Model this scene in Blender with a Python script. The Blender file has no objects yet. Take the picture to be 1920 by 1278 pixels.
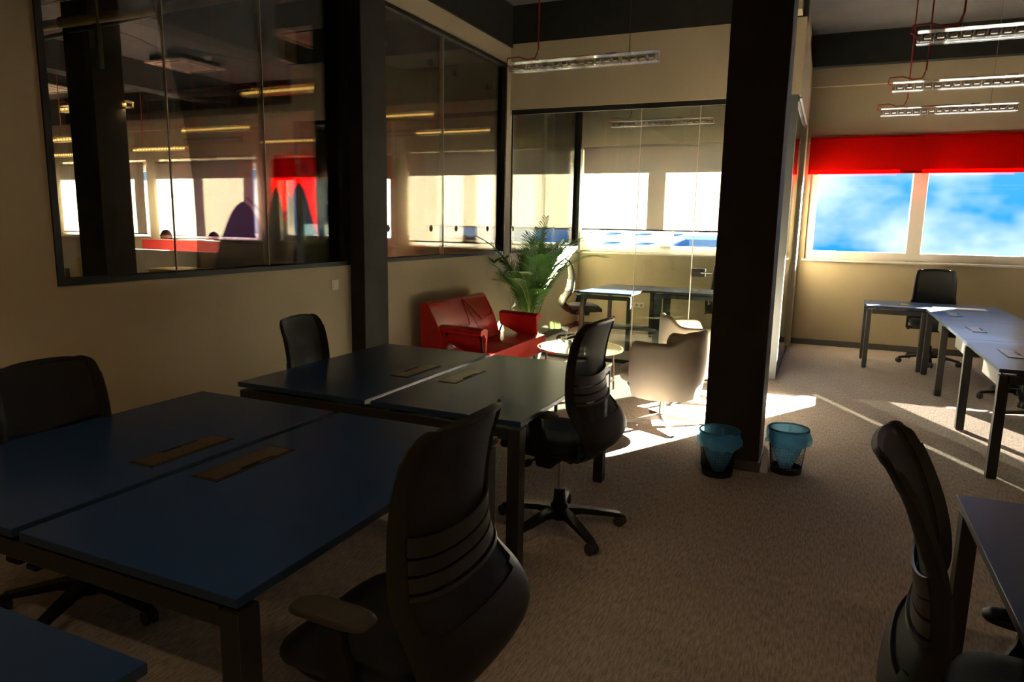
import bpy, bmesh, math, random
from mathutils import Vector, Matrix, Euler
R = math.radians
random.seed(7)
SC = bpy.context.scene
COL = SC.collection

# ------------------------------------------------------------------ camera
cam_d = bpy.data.cameras.new('camera'); cam = bpy.data.objects.new('camera', cam_d); COL.objects.link(cam)
PITCH, ROLL, YAW, FPX = R(9.513), R(1.064), R(24.02), 1309.8
f_ = Vector((-math.sin(YAW)*math.cos(PITCH), math.cos(YAW)*math.cos(PITCH), -math.sin(PITCH)))
r_ = Vector((math.cos(YAW), math.sin(YAW), 0)); u_ = r_.cross(f_)
r2 = math.cos(ROLL)*r_ + math.sin(ROLL)*u_; u2 = -math.sin(ROLL)*r_ + math.cos(ROLL)*u_
M = Matrix((r2, u2, -f_)).transposed().to_4x4(); M.translation = (0, 0, 1.6)
cam.matrix_world = M
cam_d.sensor_fit = 'HORIZONTAL'; cam_d.sensor_width = 36; cam_d.lens = 36*FPX/1920
cam_d.clip_start = .02; cam_d.clip_end = 500
SC.camera = cam

# ------------------------------------------------------------------ view, world, sun
SC.view_settings.view_transform = 'Standard'; SC.view_settings.look = 'None'
SC.view_settings.exposure = 2.72; SC.view_settings.gamma = 1; SC.view_settings.use_curve_mapping = False
cy = SC.cycles
cy.use_denoising = True; cy.max_bounces = 9; cy.diffuse_bounces = 5; cy.glossy_bounces = 4
cy.transmission_bounces = 6; cy.transparent_max_bounces = 24; cy.sample_clamp_indirect = 4
cy.caustics_reflective = False; cy.caustics_refractive = False

SUN_AB, SUN_SL = .572, .395
W = bpy.data.worlds.new('sky'); SC.world = W; W.use_nodes = True
nt = W.node_tree; N = nt.nodes; L = nt.links; N.clear()
out = N.new('ShaderNodeOutputWorld'); bg = N.new('ShaderNodeBackground')
tc = N.new('ShaderNodeTexCoord'); sep = N.new('ShaderNodeSeparateXYZ')
L.new(tc.outputs['Generated'], sep.inputs[0])
ramp = N.new('ShaderNodeValToRGB'); L.new(sep.outputs['Z'], ramp.inputs[0])
el = ramp.color_ramp.elements
el[0].position = 0.0; el[0].color = (.02, .26, .80, 1); el[1].position = .30; el[1].color = (.16, .45, .95, 1)
mp = N.new('ShaderNodeMapping'); mp.inputs['Scale'].default_value = (1.0, 1.0, 1.7); mp.inputs['Location'].default_value = (3.32, .4, .10)
L.new(tc.outputs['Generated'], mp.inputs[0])
nz = N.new('ShaderNodeTexNoise'); nz.inputs['Scale'].default_value = 5.5; nz.inputs['Detail'].default_value = 4; nz.inputs['Roughness'].default_value = .5
L.new(mp.outputs[0], nz.inputs['Vector'])
cr = N.new('ShaderNodeValToRGB'); cr.color_ramp.elements[0].position = .43; cr.color_ramp.elements[1].position = .70
L.new(nz.outputs['Fac'], cr.inputs[0])
mx = N.new('ShaderNodeMix'); mx.data_type = 'RGBA'
L.new(cr.outputs[0], mx.inputs['Factor']); L.new(ramp.outputs[0], mx.inputs['A']); mx.inputs['B'].default_value = (.88, .92, 1.12, 1)
L.new(mx.outputs['Result'], bg.inputs[0]); bg.inputs[1].default_value = .30
L.new(bg.outputs[0], out.inputs[0])

sd = bpy.data.lights.new('sun', 'SUN'); sd.energy = 100; sd.angle = R(.55); sd.color = (1, .9, .7)
so = bpy.data.objects.new('sun', sd); COL.objects.link(so)
SUN = Vector((-SUN_AB, -1, -SUN_SL)).normalized()
so.rotation_euler = SUN.to_track_quat('-Z', 'Y').to_euler()

# sunlight thrown back off the side glass of the meeting room (the part of the sun's beam that the glass reflects)
def reflected_beam():
    d = Vector((SUN_AB, -1, -SUN_SL)).normalized()
    u = Vector((1, SUN_AB, 0)).normalized(); v = (-d).cross(u).normalized()
    c = Vector((-.36, 9.05, 1.2)); SX, SY = 1.9, 1.9
    ld = bpy.data.lights.new('glass_reflection', 'AREA'); ld.shape = 'RECTANGLE'; ld.size = SX; ld.size_y = SY
    ld.energy = 10.5; ld.spread = R(.4); ld.color = (1, .88, .66)
    o = bpy.data.objects.new('glass_reflection', ld); COL.objects.link(o)
    m = Matrix((u, v, -d)).transposed().to_4x4(); m.translation = c; o.matrix_world = m
    ld.use_nodes = True; t = ld.node_tree; n = t.nodes; l = t.links
    em = [x for x in n if x.type == 'EMISSION'][0]
    g = n.new('ShaderNodeNewGeometry'); s = n.new('ShaderNodeSeparateXYZ'); l.new(g.outputs['Parametric'], s.inputs[0])
    # window coordinate of the ray that leaves the light at parametric (p, q)
    YW = 10.72
    def lin(fn):
        a0 = fn(0, 0); return a0, fn(1, 0)-a0, fn(0, 1)-a0
    def pt(p, q): return c + u*(p-.5)*SX + v*(q-.5)*SY
    fx = lin(lambda p, q: -.8-(pt(p, q).x-SUN_AB*(YW-pt(p, q).y)))
    fz = lin(lambda p, q: pt(p, q).z+SUN_SL*(YW-pt(p, q).y))
    def mth(op, a, b):
        k = n.new('ShaderNodeMath'); k.operation = op
        for i, w in enumerate((a, b)):
            if isinstance(w, (int, float)): k.inputs[i].default_value = w
            else: l.new(w, k.inputs[i])
        return k.outputs[0]
    def ev(f): return mth('ADD', mth('ADD', mth('MULTIPLY', s.outputs[0], f[1]), mth('MULTIPLY', s.outputs[1], f[2])), f[0])
    X, Z = ev(fx), ev(fz)
    inz = mth('MULTIPLY', mth('GREATER_THAN', Z, 1.33), mth('LESS_THAN', Z, 2.40))
    w1 = mth('MULTIPLY', mth('GREATER_THAN', X, -.02), mth('LESS_THAN', X, .78))
    w2 = mth('MULTIPLY', mth('MULTIPLY', mth('GREATER_THAN', X, 1.105), mth('LESS_THAN', X, 1.17)), 6.0)
    l.new(mth('MULTIPLY', mth('MULTIPLY', inz, mth('ADD', w1, w2)), 1.0), em.inputs['Strength'])
reflected_beam()

# ------------------------------------------------------------------ materials
MATS = {}
def mat(name, color, rough=.6, metal=0.0, bump=None, var=None, spec=.5, coat=0, trans=None, emit=None, alpha=1, sheen=0):
    if name in MATS: return MATS[name]
    m = bpy.data.materials.new(name); m.use_nodes = True; MATS[name] = m
    t = m.node_tree; n = t.nodes; l = t.links; p = n['Principled BSDF']
    p.inputs['Base Color'].default_value = (*color, 1); p.inputs['Roughness'].default_value = rough
    p.inputs['Metallic'].default_value = metal; p.inputs['Specular IOR Level'].default_value = spec
    if coat: p.inputs['Coat Weight'].default_value = coat
    if sheen: p.inputs['Sheen Weight'].default_value = sheen
    if trans: p.inputs['Transmission Weight'].default_value = trans
    if emit: p.inputs['Emission Color'].default_value = (*emit[0], 1); p.inputs['Emission Strength'].default_value = emit[1]
    if alpha < 1: p.inputs['Alpha'].default_value = alpha
    co = n.new('ShaderNodeTexCoord')
    if var:
        nz = n.new('ShaderNodeTexNoise'); nz.inputs['Scale'].default_value = var[0]; nz.inputs['Detail'].default_value = 3
        l.new(co.outputs['Object'], nz.inputs['Vector'])
        mr = n.new('ShaderNodeMapRange'); mr.inputs['To Min'].default_value = 1-var[1]; mr.inputs['To Max'].default_value = 1+var[1]
        mr.inputs['From Min'].default_value = .25; mr.inputs['From Max'].default_value = .75
        l.new(nz.outputs['Fac'], mr.inputs['Value'])
        h = n.new('ShaderNodeMix'); h.data_type = 'RGBA'; h.blend_type = 'MULTIPLY'; h.inputs['Factor'].default_value = 1
        h.inputs['A'].default_value = (*color, 1); cb = n.new('ShaderNodeCombineColor')
        for i in range(3): l.new(mr.outputs[0], cb.inputs[i])
        l.new(cb.outputs[0], h.inputs['B']); l.new(h.outputs['Result'], p.inputs['Base Color'])
    if bump:
        nz = n.new('ShaderNodeTexNoise'); nz.inputs['Scale'].default_value = bump[0]; nz.inputs['Detail'].default_value = 3
        l.new(co.outputs['Object'], nz.inputs['Vector'])
        b = n.new('ShaderNodeBump'); b.inputs['Strength'].default_value = bump[1]; b.inputs['Distance'].default_value = bump[2] if len(bump) > 2 else .002
        l.new(nz.outputs['Fac'], b.inputs['Height']); l.new(b.outputs[0], p.inputs['Normal'])
    return m

def glass_mat(name, tint, refl=1.0, rough=0.0):
    if name in MATS: return MATS[name]
    m = bpy.data.materials.new(name); m.use_nodes = True; MATS[name] = m
    t = m.node_tree; n = t.nodes; l = t.links; n.clear()
    o = n.new('ShaderNodeOutputMaterial'); tr = n.new('ShaderNodeBsdfTransparent'); tr.inputs[0].default_value = (*tint, 1)
    gl = n.new('ShaderNodeBsdfGlossy'); gl.inputs['Roughness'].default_value = rough; gl.inputs['Color'].default_value = (1, 1, 1, 1)
    fr = n.new('ShaderNodeFresnel'); fr.inputs['IOR'].default_value = 1.5
    mu = n.new('ShaderNodeMath'); mu.operation = 'MULTIPLY'; mu.inputs[1].default_value = refl; mu.use_clamp = True
    l.new(fr.outputs[0], mu.inputs[0])
    mi = n.new('ShaderNodeMixShader'); l.new(mu.outputs[0], mi.inputs[0]); l.new(tr.outputs[0], mi.inputs[1]); l.new(gl.outputs[0], mi.inputs[2])
    l.new(mi.outputs[0], o.inputs[0]); return m

def cloth_mat(name, col, tcol, tw, thru=0.0):
    """roller blind / thin bag: diffuse + translucent + a little see-through"""
    if name in MATS: return MATS[name]
    m = bpy.data.materials.new(name); m.use_nodes = True; MATS[name] = m
    t = m.node_tree; n = t.nodes; l = t.links; n.clear()
    o = n.new('ShaderNodeOutputMaterial'); d = n.new('ShaderNodeBsdfDiffuse'); d.inputs[0].default_value = (*col, 1)
    tl = n.new('ShaderNodeBsdfTranslucent'); tl.inputs[0].default_value = (*tcol, 1)
    mi = n.new('ShaderNodeMixShader'); mi.inputs[0].default_value = tw; l.new(d.outputs[0], mi.inputs[1]); l.new(tl.outputs[0], mi.inputs[2])
    last = mi
    if thru:
        tr = n.new('ShaderNodeBsdfTransparent'); tr.inputs[0].default_value = (*tcol, 1)
        m2 = n.new('ShaderNodeMixShader'); m2.inputs[0].default_value = thru; l.new(mi.outputs[0], m2.inputs[1]); l.new(tr.outputs[0], m2.inputs[2]); last = m2
    co = n.new('ShaderNodeTexCoord'); wv = n.new('ShaderNodeTexNoise'); wv.inputs['Scale'].default_value = 400
    l.new(co.outputs['Object'], wv.inputs[0]); b = n.new('ShaderNodeBump'); b.inputs['Strength'].default_value = .15; b.inputs['Distance'].default_value = .001
    l.new(wv.outputs['Fac'], b.inputs['Height']); l.new(b.outputs[0], d.inputs['Normal'])
    l.new(last.outputs[0], o.inputs[0]); return m

def carpet_mat():
    m = bpy.data.materials.new('carpet'); m.use_nodes = True
    t = m.node_tree; n = t.nodes; l = t.links; p = n['Principled BSDF']
    p.inputs['Roughness'].default_value = .95; p.inputs['Specular IOR Level'].default_value = .15
    co = n.new('ShaderNodeTexCoord'); mp = n.new('ShaderNodeMapping'); mp.inputs['Scale'].default_value = (55, 8, 1)
    l.new(co.outputs['Object'], mp.inputs[0])
    n1 = n.new('ShaderNodeTexNoise'); n1.inputs['Scale'].default_value = 2.2; n1.inputs['Detail'].default_value = 5; l.new(mp.outputs[0], n1.inputs['Vector'])
    n2 = n.new('ShaderNodeTexNoise'); n2.inputs['Scale'].default_value = 260; n2.inputs['Detail'].default_value = 2; l.new(co.outputs['Object'], n2.inputs['Vector'])
    ad = n.new('ShaderNodeMath'); ad.operation = 'ADD'; l.new(n1.outputs['Fac'], ad.inputs[0]); l.new(n2.outputs['Fac'], ad.inputs[1])
    rp = n.new('ShaderNodeValToRGB'); e = rp.color_ramp.elements
    hf = n.new('ShaderNodeMath'); hf.operation = 'MULTIPLY'; hf.inputs[1].default_value = .5; l.new(ad.outputs[0], hf.inputs[0]); l.new(hf.outputs[0], rp.inputs[0])
    e[0].position = .36; e[0].color = (.22, .19, .175, 1); e[1].position = .64; e[1].color = (.64, .565, .53, 1)
    l.new(rp.outputs[0], p.inputs['Base Color'])
    # faint joints of the carpet tiles
    br = n.new('ShaderNodeTexBrick'); br.offset = 0; br.inputs['Scale'].default_value = 1; br.inputs['Brick Width'].default_value = 1.0; br.inputs['Row Height'].default_value = .5
    br.inputs['Mortar Size'].default_value = .003; l.new(co.outputs['Object'], br.inputs['Vector'])
    b = n.new('ShaderNodeBump'); b.inputs['Strength'].default_value = .9; b.inputs['Distance'].default_value = .006
    l.new(ad.outputs[0], b.inputs['Height'])
    b2 = n.new('ShaderNodeBump'); b2.invert = True; b2.inputs['Strength'].default_value = .5; b2.inputs['Distance'].default_value = .003
    l.new(br.outputs['Fac'], b2.inputs['Height']); l.new(b.outputs[0], b2.inputs['Normal']); l.new(b2.outputs[0], p.inputs['Normal'])
    return m

WALL = mat('wall_paint', (.43, .36, .245), .75, bump=(60, .12, .002), var=(2.0, .04))
CARPET = carpet_mat()
DARKP = mat('dark_paint', (.024, .024, .022), .7, spec=.25, bump=(25, .25, .004), var=(6, .2))
COLP = mat('column_paint', (.028, .023, .020), .7, spec=.25, bump=(18, .3, .004), var=(5, .25))
CEIL = mat('ceiling_paint', (.085, .08, .085), .85, bump=(12, .3, .01), var=(2.5, .2))
FRAMEBLK = mat('black_aluminium', (.012, .011, .010), .6, spec=.3)
PVC = mat('white_window_frame', (.75, .72, .68), .35)
BASE = mat('baseboard_grey', (.06, .055, .055), .5)
PGLASS = glass_mat('partition_glass', (.88, .92, .88), .9)
LGLASS = glass_mat('office_glass', (.80, .82, .78), .9)
WGLASS = glass_mat('window_glass', (.93, .96, .97), .25)
BLIND_W = cloth_mat('white_blind_fabric', (.62, .55, .49), (.74, .68, .62), .26)
BLIND_TINT = cloth_mat('tint_blind_fabric', (.16, .11, .16), (.16, .10, .17), .25)  # for the unseen blind, coloured to tint the light purple
BLIND_R = cloth_mat('red_blind_fabric', (.40, .006, .004), (.60, .010, .004), .42)
ALU = mat('brushed_aluminium', (.5, .48, .45), .35, metal=.9)
CHROME = mat('polished_steel', (.6, .58, .55), .2, metal=1)
NAVY = mat('navy_laminate', (.012, .032, .095), .28, spec=.35, bump=(500, .05, .0005), var=(3, .08))
NAVYE = mat('navy_edge', (.012, .028, .06), .4)
DFRAME = mat('black_steel_frame', (.018, .017, .016), .38, spec=.5, bump=(200, .05, .0005))
FLAP = mat('bronze_cable_flap', (.20, .15, .10), .32, metal=.85)
HOLE = mat('dark_opening', (.006, .006, .006), .8)
TRAYM = mat('grey_cable_tray', (.13, .12, .11), .5)
PLASTIC = mat('black_plastic', (.010, .0092, .0085), .5, spec=.28, bump=(300, .06, .0006))
FABRIC = mat('black_fabric', (.009, .011, .013), .85, bump=(700, .4, .001), sheen=.05)
RUBBER = mat('grey_rubber', (.03, .03, .03), .6)
REDL = mat('red_leather', (.52, .012, .012), .33, spec=.5, bump=(120, .18, .002))
SEAM = mat('leather_seam', (.16, .004, .004), .6)
VELV = mat('beige_velvet', (.42, .355, .27), .8, sheen=.4, bump=(400, .2, .001), var=(3, .06))
LEAF = mat('palm_leaf', (.06, .19, .02), .45, var=(8, .3))
STEM = mat('palm_stem', (.16, .22, .05), .5)
POT = mat('grey_plant_pot', (.12, .11, .10), .5)
SOIL = mat('potting_soil', (.03, .02, .012), .95, bump=(60, .8, .01))
WHITEP = mat('white_plastic', (.62, .58, .5), .4)
def acrylic(name, milk, refl):
    m = glass_mat(name, (.90, .88, .86), refl, .06); t = m.node_tree; n = t.nodes; l = t.links
    o = [x for x in n if x.type == 'OUTPUT_MATERIAL'][0]; a = o.inputs[0].links[0].from_socket
    d = n.new('ShaderNodeBsdfDiffuse'); d.inputs[0].default_value = (.9, .86, .8, 1); tl = n.new('ShaderNodeBsdfTranslucent'); tl.inputs[0].default_value = (.9, .86, .8, 1)
    m1 = n.new('ShaderNodeMixShader'); m1.inputs[0].default_value = .5; l.new(d.outputs[0], m1.inputs[1]); l.new(tl.outputs[0], m1.inputs[2])
    m2 = n.new('ShaderNodeMixShader'); m2.inputs[0].default_value = milk; l.new(a, m2.inputs[1]); l.new(m1.outputs[0], m2.inputs[2]); l.new(m2.outputs[0], o.inputs[0]); return m
ACRYL = acrylic('clear_acrylic', .06, .5)
ACRYE = acrylic('clear_acrylic_edge', .12, .5)
LOUV = mat('silver_louvre', (.5, .47, .43), .35, metal=.4)
LEDON = mat('lit_led_cell', (.9, .7, .3), .5, emit=((1, .56, .14), 1.0))
REDCAB = mat('red_cable', (.42, .012, .012), .5)
LINER = cloth_mat('blue_bin_liner', (.12, .50, .95), (.55, .84, 1.0), .5, .5)
TGLASS = glass_mat('tinted_table_glass', (.55, .62, .52), 2.6, .02)

def mesh_fabric():
    m = mat('mesh_fabric', (.008, .008, .0075), .7, bump=(900, .4, .001))
    t = m.node_tree; n = t.nodes; l = t.links; p = n['Principled BSDF']; o = [x for x in n if x.type == 'OUTPUT_MATERIAL'][0]
    tr = n.new('ShaderNodeBsdfTransparent'); mi = n.new('ShaderNodeMixShader'); mi.inputs[0].default_value = .16
    l.new(p.outputs[0], mi.inputs[1]); l.new(tr.outputs[0], mi.inputs[2]); l.new(mi.outputs[0], o.inputs[0]); return m
MESHF = mesh_fabric()

# ------------------------------------------------------------------ mesh helpers
def rotz(a): return Matrix.Rotation(a, 4, 'Z')
class MB:
    def __init__(s): s.v = []; s.f = []
    def add(s, vs, fs, m=None):
        o = len(s.v)
        s.v += [tuple((m @ Vector(p)) if m else p) for p in vs]; s.f += [tuple(i+o for i in f) for f in fs]; return s
    def box(s, x0, x1, y0, y1, z0, z1, m=None, b=0):
        if b > 0:
            bm = bmesh.new(); bmesh.ops.create_cube(bm, size=1)
            for v in bm.verts: v.co = Vector(((x0+x1)/2+v.co.x*(x1-x0), (y0+y1)/2+v.co.y*(y1-y0), (z0+z1)/2+v.co.z*(z1-z0)))
            bmesh.ops.bevel(bm, geom=bm.edges[:], offset=b, segments=2, affect='EDGES', profile=.6)
            bm.verts.index_update(); vs = [v.co.copy() for v in bm.verts]; fs = [[v.index for v in f.verts] for f in bm.faces]; bm.free()
            return s.add(vs, fs, m)
        vs = [(x, y, z) for z in (z0, z1) for y in (y0, y1) for x in (x0, x1)]
        return s.add(vs, [(0, 2, 3, 1), (4, 5, 7, 6), (0, 1, 5, 4), (2, 6, 7, 3), (0, 4, 6, 2), (1, 3, 7, 5)], m)
    def tube(s, pts, rad, seg=8, m=None, caps=True):
        pts = [Vector(p) for p in pts]; n = len(pts); rs = rad if isinstance(rad, (list, tuple)) else [rad]*n
        up = None; vs = []
        for i in range(n):
            t = (pts[min(i+1, n-1)]-pts[max(i-1, 0)]).normalized()
            if up is None: up = Vector((0, 0, 1)) if abs(t.z) < .9 else Vector((1, 0, 0))
            a = t.cross(up).normalized(); b = a.cross(t).normalized(); up = b
            for k in range(seg):
                an = 2*math.pi*k/seg; vs.append(pts[i]+(a*math.cos(an)+b*math.sin(an))*rs[i])
        fs = [(i*seg+k, i*seg+(k+1) % seg, (i+1)*seg+(k+1) % seg, (i+1)*seg+k) for i in range(n-1) for k in range(seg)]
        if caps: fs += [tuple(range(seg))[::-1], tuple((n-1)*seg+k for k in range(seg))]
        return s.add(vs, fs, m)
    def lathe(s, prof, seg=32, m=None, a0=0, a1=2*math.pi):
        full = abs(a1-a0-2*math.pi) < 1e-6; k = seg if full else seg+1; vs = []
        for r, z in prof:
            for i in range(k):
                a = a0+(a1-a0)*i/seg; vs.append((r*math.cos(a), r*math.sin(a), z))
        fs = []
        for j in range(len(prof)-1):
            for i in range(seg):
                i2 = (i+1) % k; fs.append((j*k+i, j*k+i2, (j+1)*k+i2, (j+1)*k+i))
        return s.add(vs, fs, m)
    def sheet(s, fn, nu, nv, th=0, keep=None, m=None):
        """grid surface fn(u,v) over [0,1]^2, thickened along its normal by th; keep(u,v) chooses cells"""
        P = [[Vector(fn(i/nu, j/nv)) for i in range(nu+1)] for j in range(nv+1)]
        def nrm(i, j):
            a = P[j][min(i+1, nu)]-P[j][max(i-1, 0)]; b = P[min(j+1, nv)][i]-P[max(j-1, 0)][i]; c = a.cross(b)
            return c.normalized() if c.length > 1e-12 else Vector((0, 0, 1))
        K = [[(keep is None or keep((i+.5)/nu, (j+.5)/nv)) for i in range(nu)] for j in range(nv)]
        w = nu+1; front = [P[j][i]+(nrm(i, j)*th/2 if th else Vector()) for j in range(nv+1) for i in range(w)]
        fs = [(j*w+i, j*w+i+1, (j+1)*w+i+1, (j+1)*w+i) for j in range(nv) for i in range(nu) if K[j][i]]
        if th:
            o = len(front); back = [P[j][i]-nrm(i, j)*th/2 for j in range(nv+1) for i in range(w)]
            for j in range(nv):
                for i in range(nu):
                    if not K[j][i]: continue
                    fs.append((o+j*w+i, o+(j+1)*w+i, o+(j+1)*w+i+1, o+j*w+i+1))
                    for di, dj, a, b in ((0, -1, (i, j), (i+1, j)), (1, 0, (i+1, j), (i+1, j+1)), (0, 1, (i+1, j+1), (i, j+1)), (-1, 0, (i, j+1), (i, j))):
                        ii, jj = i+di, j+dj
                        if ii < 0 or jj < 0 or ii >= nu or jj >= nv or not K[jj][ii]:
                            A = a[1]*w+a[0]; B = b[1]*w+b[0]; fs.append((B, A, o+A, o+B))
            front += back
        return s.add(front, fs, m)
    def pad(s, cx, cy_, z0, wx, wy, h, n=4, r=.02, dome=.0, seg=40, m=None, fz=None):
        """upholstered pad: superellipse outline, rounded rim"""
        rings = [(1-r*2.2, 0), (1-r*.7, .12), (1, .38), (1, .62), (1-r*.7, .88), (1-r*2.2, 1), (.72, 1+dome*.7), (.4, 1+dome), (.0, 1+dome)]
        vs = []
        for k, zz in rings:
            for i in range(seg):
                a = 2*math.pi*i/seg; c, sn = math.cos(a), math.sin(a)
                x = cx+wx/2*k*math.copysign(abs(c)**(2/n), c); y = cy_+wy/2*k*math.copysign(abs(sn)**(2/n), sn)
                z = z0+h*zz
                if fz: z += fz(x, y)
                vs.append((x, y, z))
        fs = [(j*seg+i, j*seg+(i+1) % seg, (j+1)*seg+(i+1) % seg, (j+1)*seg+i) for j in range(len(rings)-1) for i in range(seg)]
        fs.append(tuple(range(seg))[::-1]); return s.add(vs, fs, m)
    def prism(s, poly, y0, y1, axis='y', m=None):
        n = len(poly)
        def p(a, b, t): return (a, t, b) if axis == 'y' else ((t, a, b) if axis == 'x' else (a, b, t))
        vs = [p(a, b, y0) for a, b in poly]+[p(a, b, y1) for a, b in poly]
        fs = [tuple(range(n)), tuple(range(n, 2*n))[::-1]]+[(i, i+n, (i+1) % n+n, (i+1) % n) for i in range(n)]
        return s.add(vs, fs, m)
    def build(s, name, material, parent=None, smooth=False, loc=None):
        me = bpy.data.meshes.new(name); me.from_pydata(s.v, [], s.f); me.validate(); me.update()
        bm = bmesh.new(); bm.from_mesh(me); bmesh.ops.recalc_face_normals(bm, faces=bm.faces); bm.to_mesh(me); bm.free()
        me.materials.append(material)
        if smooth:
            for p in me.polygons: p.use_smooth = True
            try: me.set_sharp_from_angle(angle=R(38))
            except Exception: pass
        o = bpy.data.objects.new(name, me); COL.objects.link(o)
        if parent is not None: o.parent = parent
        if loc: o.location = loc
        return o

def tag(o, label=None, cat=None, group=None, kind=None):
    if label: o['label'] = label
    if cat: o['category'] = cat
    if group: o['group'] = group
    if kind: o['kind'] = kind
    return o
def thing(name, label, cat, loc=(0, 0, 0), rz=0, group=None):
    o = bpy.data.objects.new(name, None); COL.objects.link(o); o.empty_display_size = .1
    o.location = loc; o.rotation_euler = (0, 0, rz); return tag(o, label, cat, group)
def struct(name, mb, m, parent=None, smooth=False):
    o = mb.build(name, m, parent, smooth)
    if parent is None: o['kind'] = 'structure'
    return o
KIDS = {}
def dup(root, loc, rz=0, label=None, group=None):
    def cp(o, par):
        c = o.copy(); COL.objects.link(c)
        if par is not None: c.parent = par
        for k in list(o.children): cp(k, c)
        return c
    r = cp(root, None); r.location = loc; r.rotation_euler = (0, 0, rz)
    if label: r['label'] = label
    if group: r['group'] = group
    return r

# ================================================================== SETTING
XL, YF, YG, ZC = -3.6, 10.6, 7.9, 4.1
struct('floor', MB().box(-17.5, 6.2, -2.6, 10.6, -.12, 0), CARPET)
struct('ceiling', MB().box(-17.5, 6.2, -2.6, 11.0, ZC, ZC+.15), CEIL)
WINC = [-14.55, -11.5, -8.42, -5.35, -2.25, 1.03, 4.25]; HW = 1.33
# far wall in two layers: inner reveal 1.2-2.8, outer lintel lower
def wall_with_holes(mb, y0, y1, holes, z0, z1):
    xs = -17.5
    for c in holes:
        mb.box(xs, c-HW, y0, y1, 0, ZC); mb.box(c-HW, c+HW, y0, y1, 0, z0); mb.box(c-HW, c+HW, y0, y1, z1, ZC); xs = c+HW
    mb.box(xs, 6.2, y0, y1, 0, ZC)
wb = MB(); wall_with_holes(wb, YF, YF+.15, WINC, 1.2, 2.78); wall_with_holes(wb, YF+.15, YF+.4, WINC, 1.2, 2.57)
struct('wall_back', wb, WALL)
struct('wall_front', MB().box(-17.5, 6.2, -2.75, -2.6, 0, ZC), WALL)
struct('wall_right', MB().box(6.2, 6.35, -2.6, 11, 0, ZC), WALL)
struct('wall_end', MB().box(-17.65, -17.5, -2.6, 11, 0, ZC), WALL)
# ledge on the upper far wall (right bay), dark perimeter beam
struct('trim_1', MB().box(-.38, 6.2, YF-.07, YF, 3.47, 3.72), WALL)
struct('beam_back', MB().box(-.38, 6.2, YF-.2, YF, 3.70, ZC), DARKP)
struct('beam_office_back', MB().box(-17.5, -3.75, YF-.2, YF, 3.56, ZC), DARKP)
struct('trim_2', MB().box(-17.5, -3.75, YF-.07, YF, 3.36, 3.56), WALL)
# windows
for i, c in enumerate(WINC):
    fr = MB(); y0, y1 = YF+.10, YF+.17
    fr.box(c-HW, c+HW, y0, y1, 1.2, 1.31, b=.006); fr.box(c-HW, c+HW, y0, y1, 2.56, 2.78, b=.006)
    fr.box(c-HW, c-HW+.10, y0, y1, 1.3, 2.6, b=.006); fr.box(c+HW-.10, c+HW, y0, y1, 1.3, 2.6, b=.006)
    fr.box(c-.085, c+.085, y0-.02, y1+.07, 1.3, 2.6, b=.006)
    w = struct('window_%d' % (i+1), fr, PVC)
    MB().box(c-HW+.1, c-.065, YF+.13, YF+.14, 1.31, 2.56).build('pane', WGLASS, w)
    MB().box(c+.065, c+HW-.1, YF+.13, YF+.14, 1.31, 2.56).build('pane', WGLASS, w)
    MB().box(c-HW-.03, c+HW+.03, YF-.035, YF+.10, 1.17, 1.2, b=.008).build('sill', PVC, w)
# left glazed wall: plane x = -3.6, thickness outward
T = .12
lw = MB(); a, b = XL-T, XL
lw.box(a, b, -2.6, 2.32, 0, ZC); lw.box(a, b, 2.32, 4.76, 0, 1.24); lw.box(a, b, 2.32, 4.76, 3.42, ZC)
lw.box(a, b, 4.76, 5.12, 0, 1.24); lw.box(a, b, 5.12, 7.78, 0, 1.24); lw.box(a, b, 4.9, 7.78, 3.44, ZC); lw.box(a, b, 4.9, 5.12, 1.24, 3.44)
lw.box(a, b, 7.78, 7.96, 0, ZC)
lw.box(a, b, 7.96, 10.6, 0, 1.24); lw.box(a, b, 7.96, 10.6, 3.44, ZC)
struct('wall_left', lw, WALL)
def frame_x(name, y0, y1, z0, z1, w=.035, m=FRAMEBLK, seams=(), gl=LGLASS):
    f = MB(); xa, xb = XL-.09, XL+.012
    f.box(xa, xb, y0, y1, z0, z0+w, b=.003); f.box(xa, xb, y0, y1, z1-w, z1, b=.003)
    f.box(xa, xb, y0, y0+w, z0+w, z1-w); f.box(xa, xb, y1-w, y1, z0+w, z1-w)
    o = struct(name, f, m); ys = [y0+w]+list(seams)+[y1-w]
    for p, q in zip(ys[:-1], ys[1:]):
        MB().box(XL-.05, XL-.04, p+.0015, q-.0015, z0+w, z1-w).build('pane', gl, o)
    for s in seams: MB().box(XL-.052, XL-.038, s-.0018, s+.0018, z0+w, z1-w).build('glass_joint', mat('glass_joint', (.75, .68, .55), .4), o)
    return o
w1 = frame_x('window_8', 2.32, 4.765, 1.24, 3.42, seams=(3.09, 3.875))
w2 = frame_x('window_9', 5.12, 7.78, 1.24, 3.44, seams=(6.375,))
w3 = frame_x('window_10', 7.96, 10.55, 1.24, 3.44, seams=(9.2,))
dot = mat('black_sticker', (.01, .01, .01), .6)
for par, ys in ((w2, (5.36, 6.12, 6.64, 7.40)), (w3, (8.12, 8.86, 9.55, 10.28))):
    for y in ys:
        for z in (1.54, 3.12):
            k = MB(); k.lathe([(0, 0), (.032, 0), (.032, .004), (0, .004)], 20, Matrix.Translation((XL-.038, y, z)) @ Matrix.Rotation(R(90), 4, 'Y')); k.build('glass_dot', dot, par)
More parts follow.
